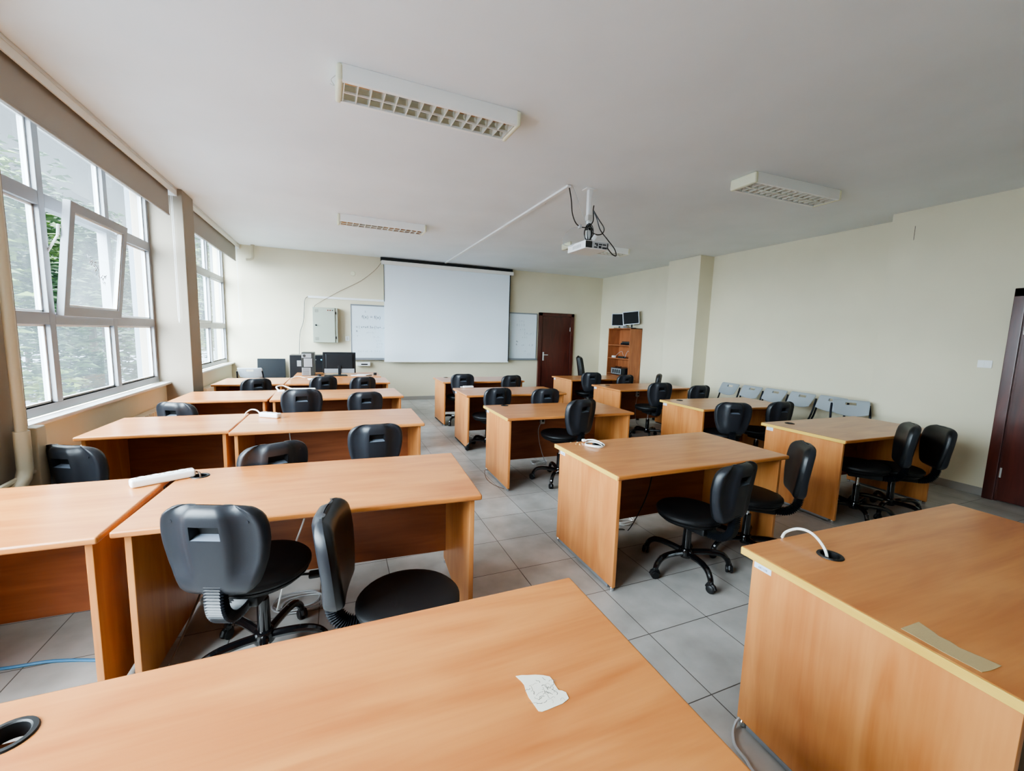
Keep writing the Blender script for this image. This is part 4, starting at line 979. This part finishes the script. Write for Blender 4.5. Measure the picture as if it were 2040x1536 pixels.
tree(-6.2, 9.5, .9, 4.6, 2.4, 1, M['leafa'], 'light green feathery tree seen through the open sash')
tree(-7.5, 13.5, .8, 6.5, 2.8, 2, M['leafb'], 'dark green tree behind the middle of the big window')
tree(-7.3, 17.8, .6, 5.6, 2.4, 3, M['leafb'], 'green tree low behind the right bays of the big window')
tree(-6.6, 24.0, .6, 6.0, 3.0, 5, M['leafa'], 'tree glimpsed through the far window')
tree(-14.5, 11.5, .8, 7.0, 3.2, 6, M['leafb'], 'tall dark tree farther out beyond the feathery one', size=.15)
tree(-14.5, 29.0, .4, 8.5, 4.4, 8, M['leafb'], 'broad distant tree closing the view outside', size=.18)
tree(-4.9, 12.6, .9, 4.4, 1.9, 12, M['leafb'], 'slim green tree close to the facade outside the right bays')
tree(-10.6, 15.0, .6, 6.5, 2.2, 13, M['leafa'], 'light green tree between the feathery one and the car', size=.13)
tree(-5.6, 31.0, .4, 7.5, 3.2, 14, M['leafb'], 'distant green tree seen only through the far window', size=.15)
t = thing('parked_car', 'white car parked in the yard below the trees', 'car', (-11.6, 20.8, -1.2), .25)
MB().box(-.85, .85, -2.1, 2.1, .28, .80, .12, 4).build('body', M['car'], t)
MB().box(-.72, .72, -1.0, 1.3, .78, 1.30, .18, 4).build('cabin', M['carglass'], t)
MB().box(-.66, .66, -.7, 1.0, 1.24, 1.34, .04, 3).build('roof', M['car'], t)
for sx in (-1, 1):
    for yy in (-1.3, 1.3): MB().lathe([(.2, -.09), (.31, -.08), (.32, .08), (.2, .09)], (sx*.78, yy, .32), 20, 'x').build('wheel', M['rubber'], t)

# ------------------------------------------------------------------ light
wd = bpy.data.worlds.new('World'); scn.world = wd; wd.use_nodes = True; nt = wd.node_tree
bg = nt.nodes['Background']
tc = nt.nodes.new('ShaderNodeTexCoord'); sp = nt.nodes.new('ShaderNodeSeparateXYZ'); rp = nt.nodes.new('ShaderNodeValToRGB')
nt.links.new(tc.outputs['Generated'], sp.inputs[0]); nt.links.new(sp.outputs['Z'], rp.inputs['Fac'])
rp.color_ramp.elements[0].color = (.76, .90, 1., 1); rp.color_ramp.elements[1].color = (.86, .94, 1., 1)
nt.links.new(rp.outputs['Color'], bg.inputs['Color'])
mr = nt.nodes.new('ShaderNodeMapRange'); mr.interpolation_type = 'SMOOTHSTEP'   # overcast sky, much brighter overhead than at the horizon
mr.inputs['From Min'].default_value = .30; mr.inputs['From Max'].default_value = .85; mr.inputs['To Min'].default_value = .55; mr.inputs['To Max'].default_value = 24
nt.links.new(sp.outputs['Z'], mr.inputs['Value'])
nm = nt.nodes.new('ShaderNodeVectorMath'); nm.operation = 'NORMALIZE'; nt.links.new(tc.outputs['Generated'], nm.inputs[0])
dp = nt.nodes.new('ShaderNodeVectorMath'); dp.operation = 'DOT_PRODUCT'; dp.inputs[1].default_value = Vector((-.80, -.48, .36)).normalized()   # veiled-sun glow, added off to the side to light the room
nt.links.new(nm.outputs[0], dp.inputs[0])
m2 = nt.nodes.new('ShaderNodeMapRange'); m2.interpolation_type = 'SMOOTHSTEP'
m2.inputs['From Min'].default_value = .55; m2.inputs['From Max'].default_value = 1.; m2.inputs['To Min'].default_value = 0; m2.inputs['To Max'].default_value = 30
nt.links.new(dp.outputs['Value'], m2.inputs['Value'])
ad = nt.nodes.new('ShaderNodeMath'); ad.operation = 'ADD'
nt.links.new(mr.outputs['Result'], ad.inputs[0]); nt.links.new(m2.outputs['Result'], ad.inputs[1]); nt.links.new(ad.outputs[0], bg.inputs['Strength'])
for i, (a, b) in enumerate(bays):
    l = bpy.data.lights.new('window_portal', 'AREA'); l.shape = 'RECTANGLE'; l.size = 2.1; l.size_y = b-a; l.cycles.is_portal = True
    o = bpy.data.objects.new('window_portal', l); col.objects.link(o); o.location = (-2.12, (a+b)/2, 1.97); o.rotation_euler = (0, R(-90), 0)

# ------------------------------------------------------------------ camera
f, yaw, pitch, roll, h = 837.68, .395, -.1177, .0292, 1.5433
F = Vector((math.sin(yaw)*math.cos(pitch), math.cos(yaw)*math.cos(pitch), math.sin(pitch)))
R0 = Vector((math.cos(yaw), -math.sin(yaw), 0)); U0 = R0.cross(F)
Rv = math.cos(roll)*R0+math.sin(roll)*U0; Uv = -math.sin(roll)*R0+math.cos(roll)*U0
cam = bpy.data.cameras.new('camera'); cam.sensor_width = 36; cam.lens = f/2040*36; cam.clip_start = .02; cam.clip_end = 300
co = bpy.data.objects.new('camera', cam); col.objects.link(co)
mtx = Matrix((Rv, Uv, -F)).transposed().to_4x4(); mtx.translation = (0, 0, h); co.matrix_world = mtx
scn.camera = co
scn.view_settings.view_transform = 'AgX'
try: scn.view_settings.look = 'AgX - Medium High Contrast'
except Exception: pass
scn.view_settings.exposure = .70
scn.cycles.max_bounces = 14; scn.cycles.diffuse_bounces = 8; scn.cycles.transparent_max_bounces = 16
scn.cycles.sample_clamp_indirect = 8
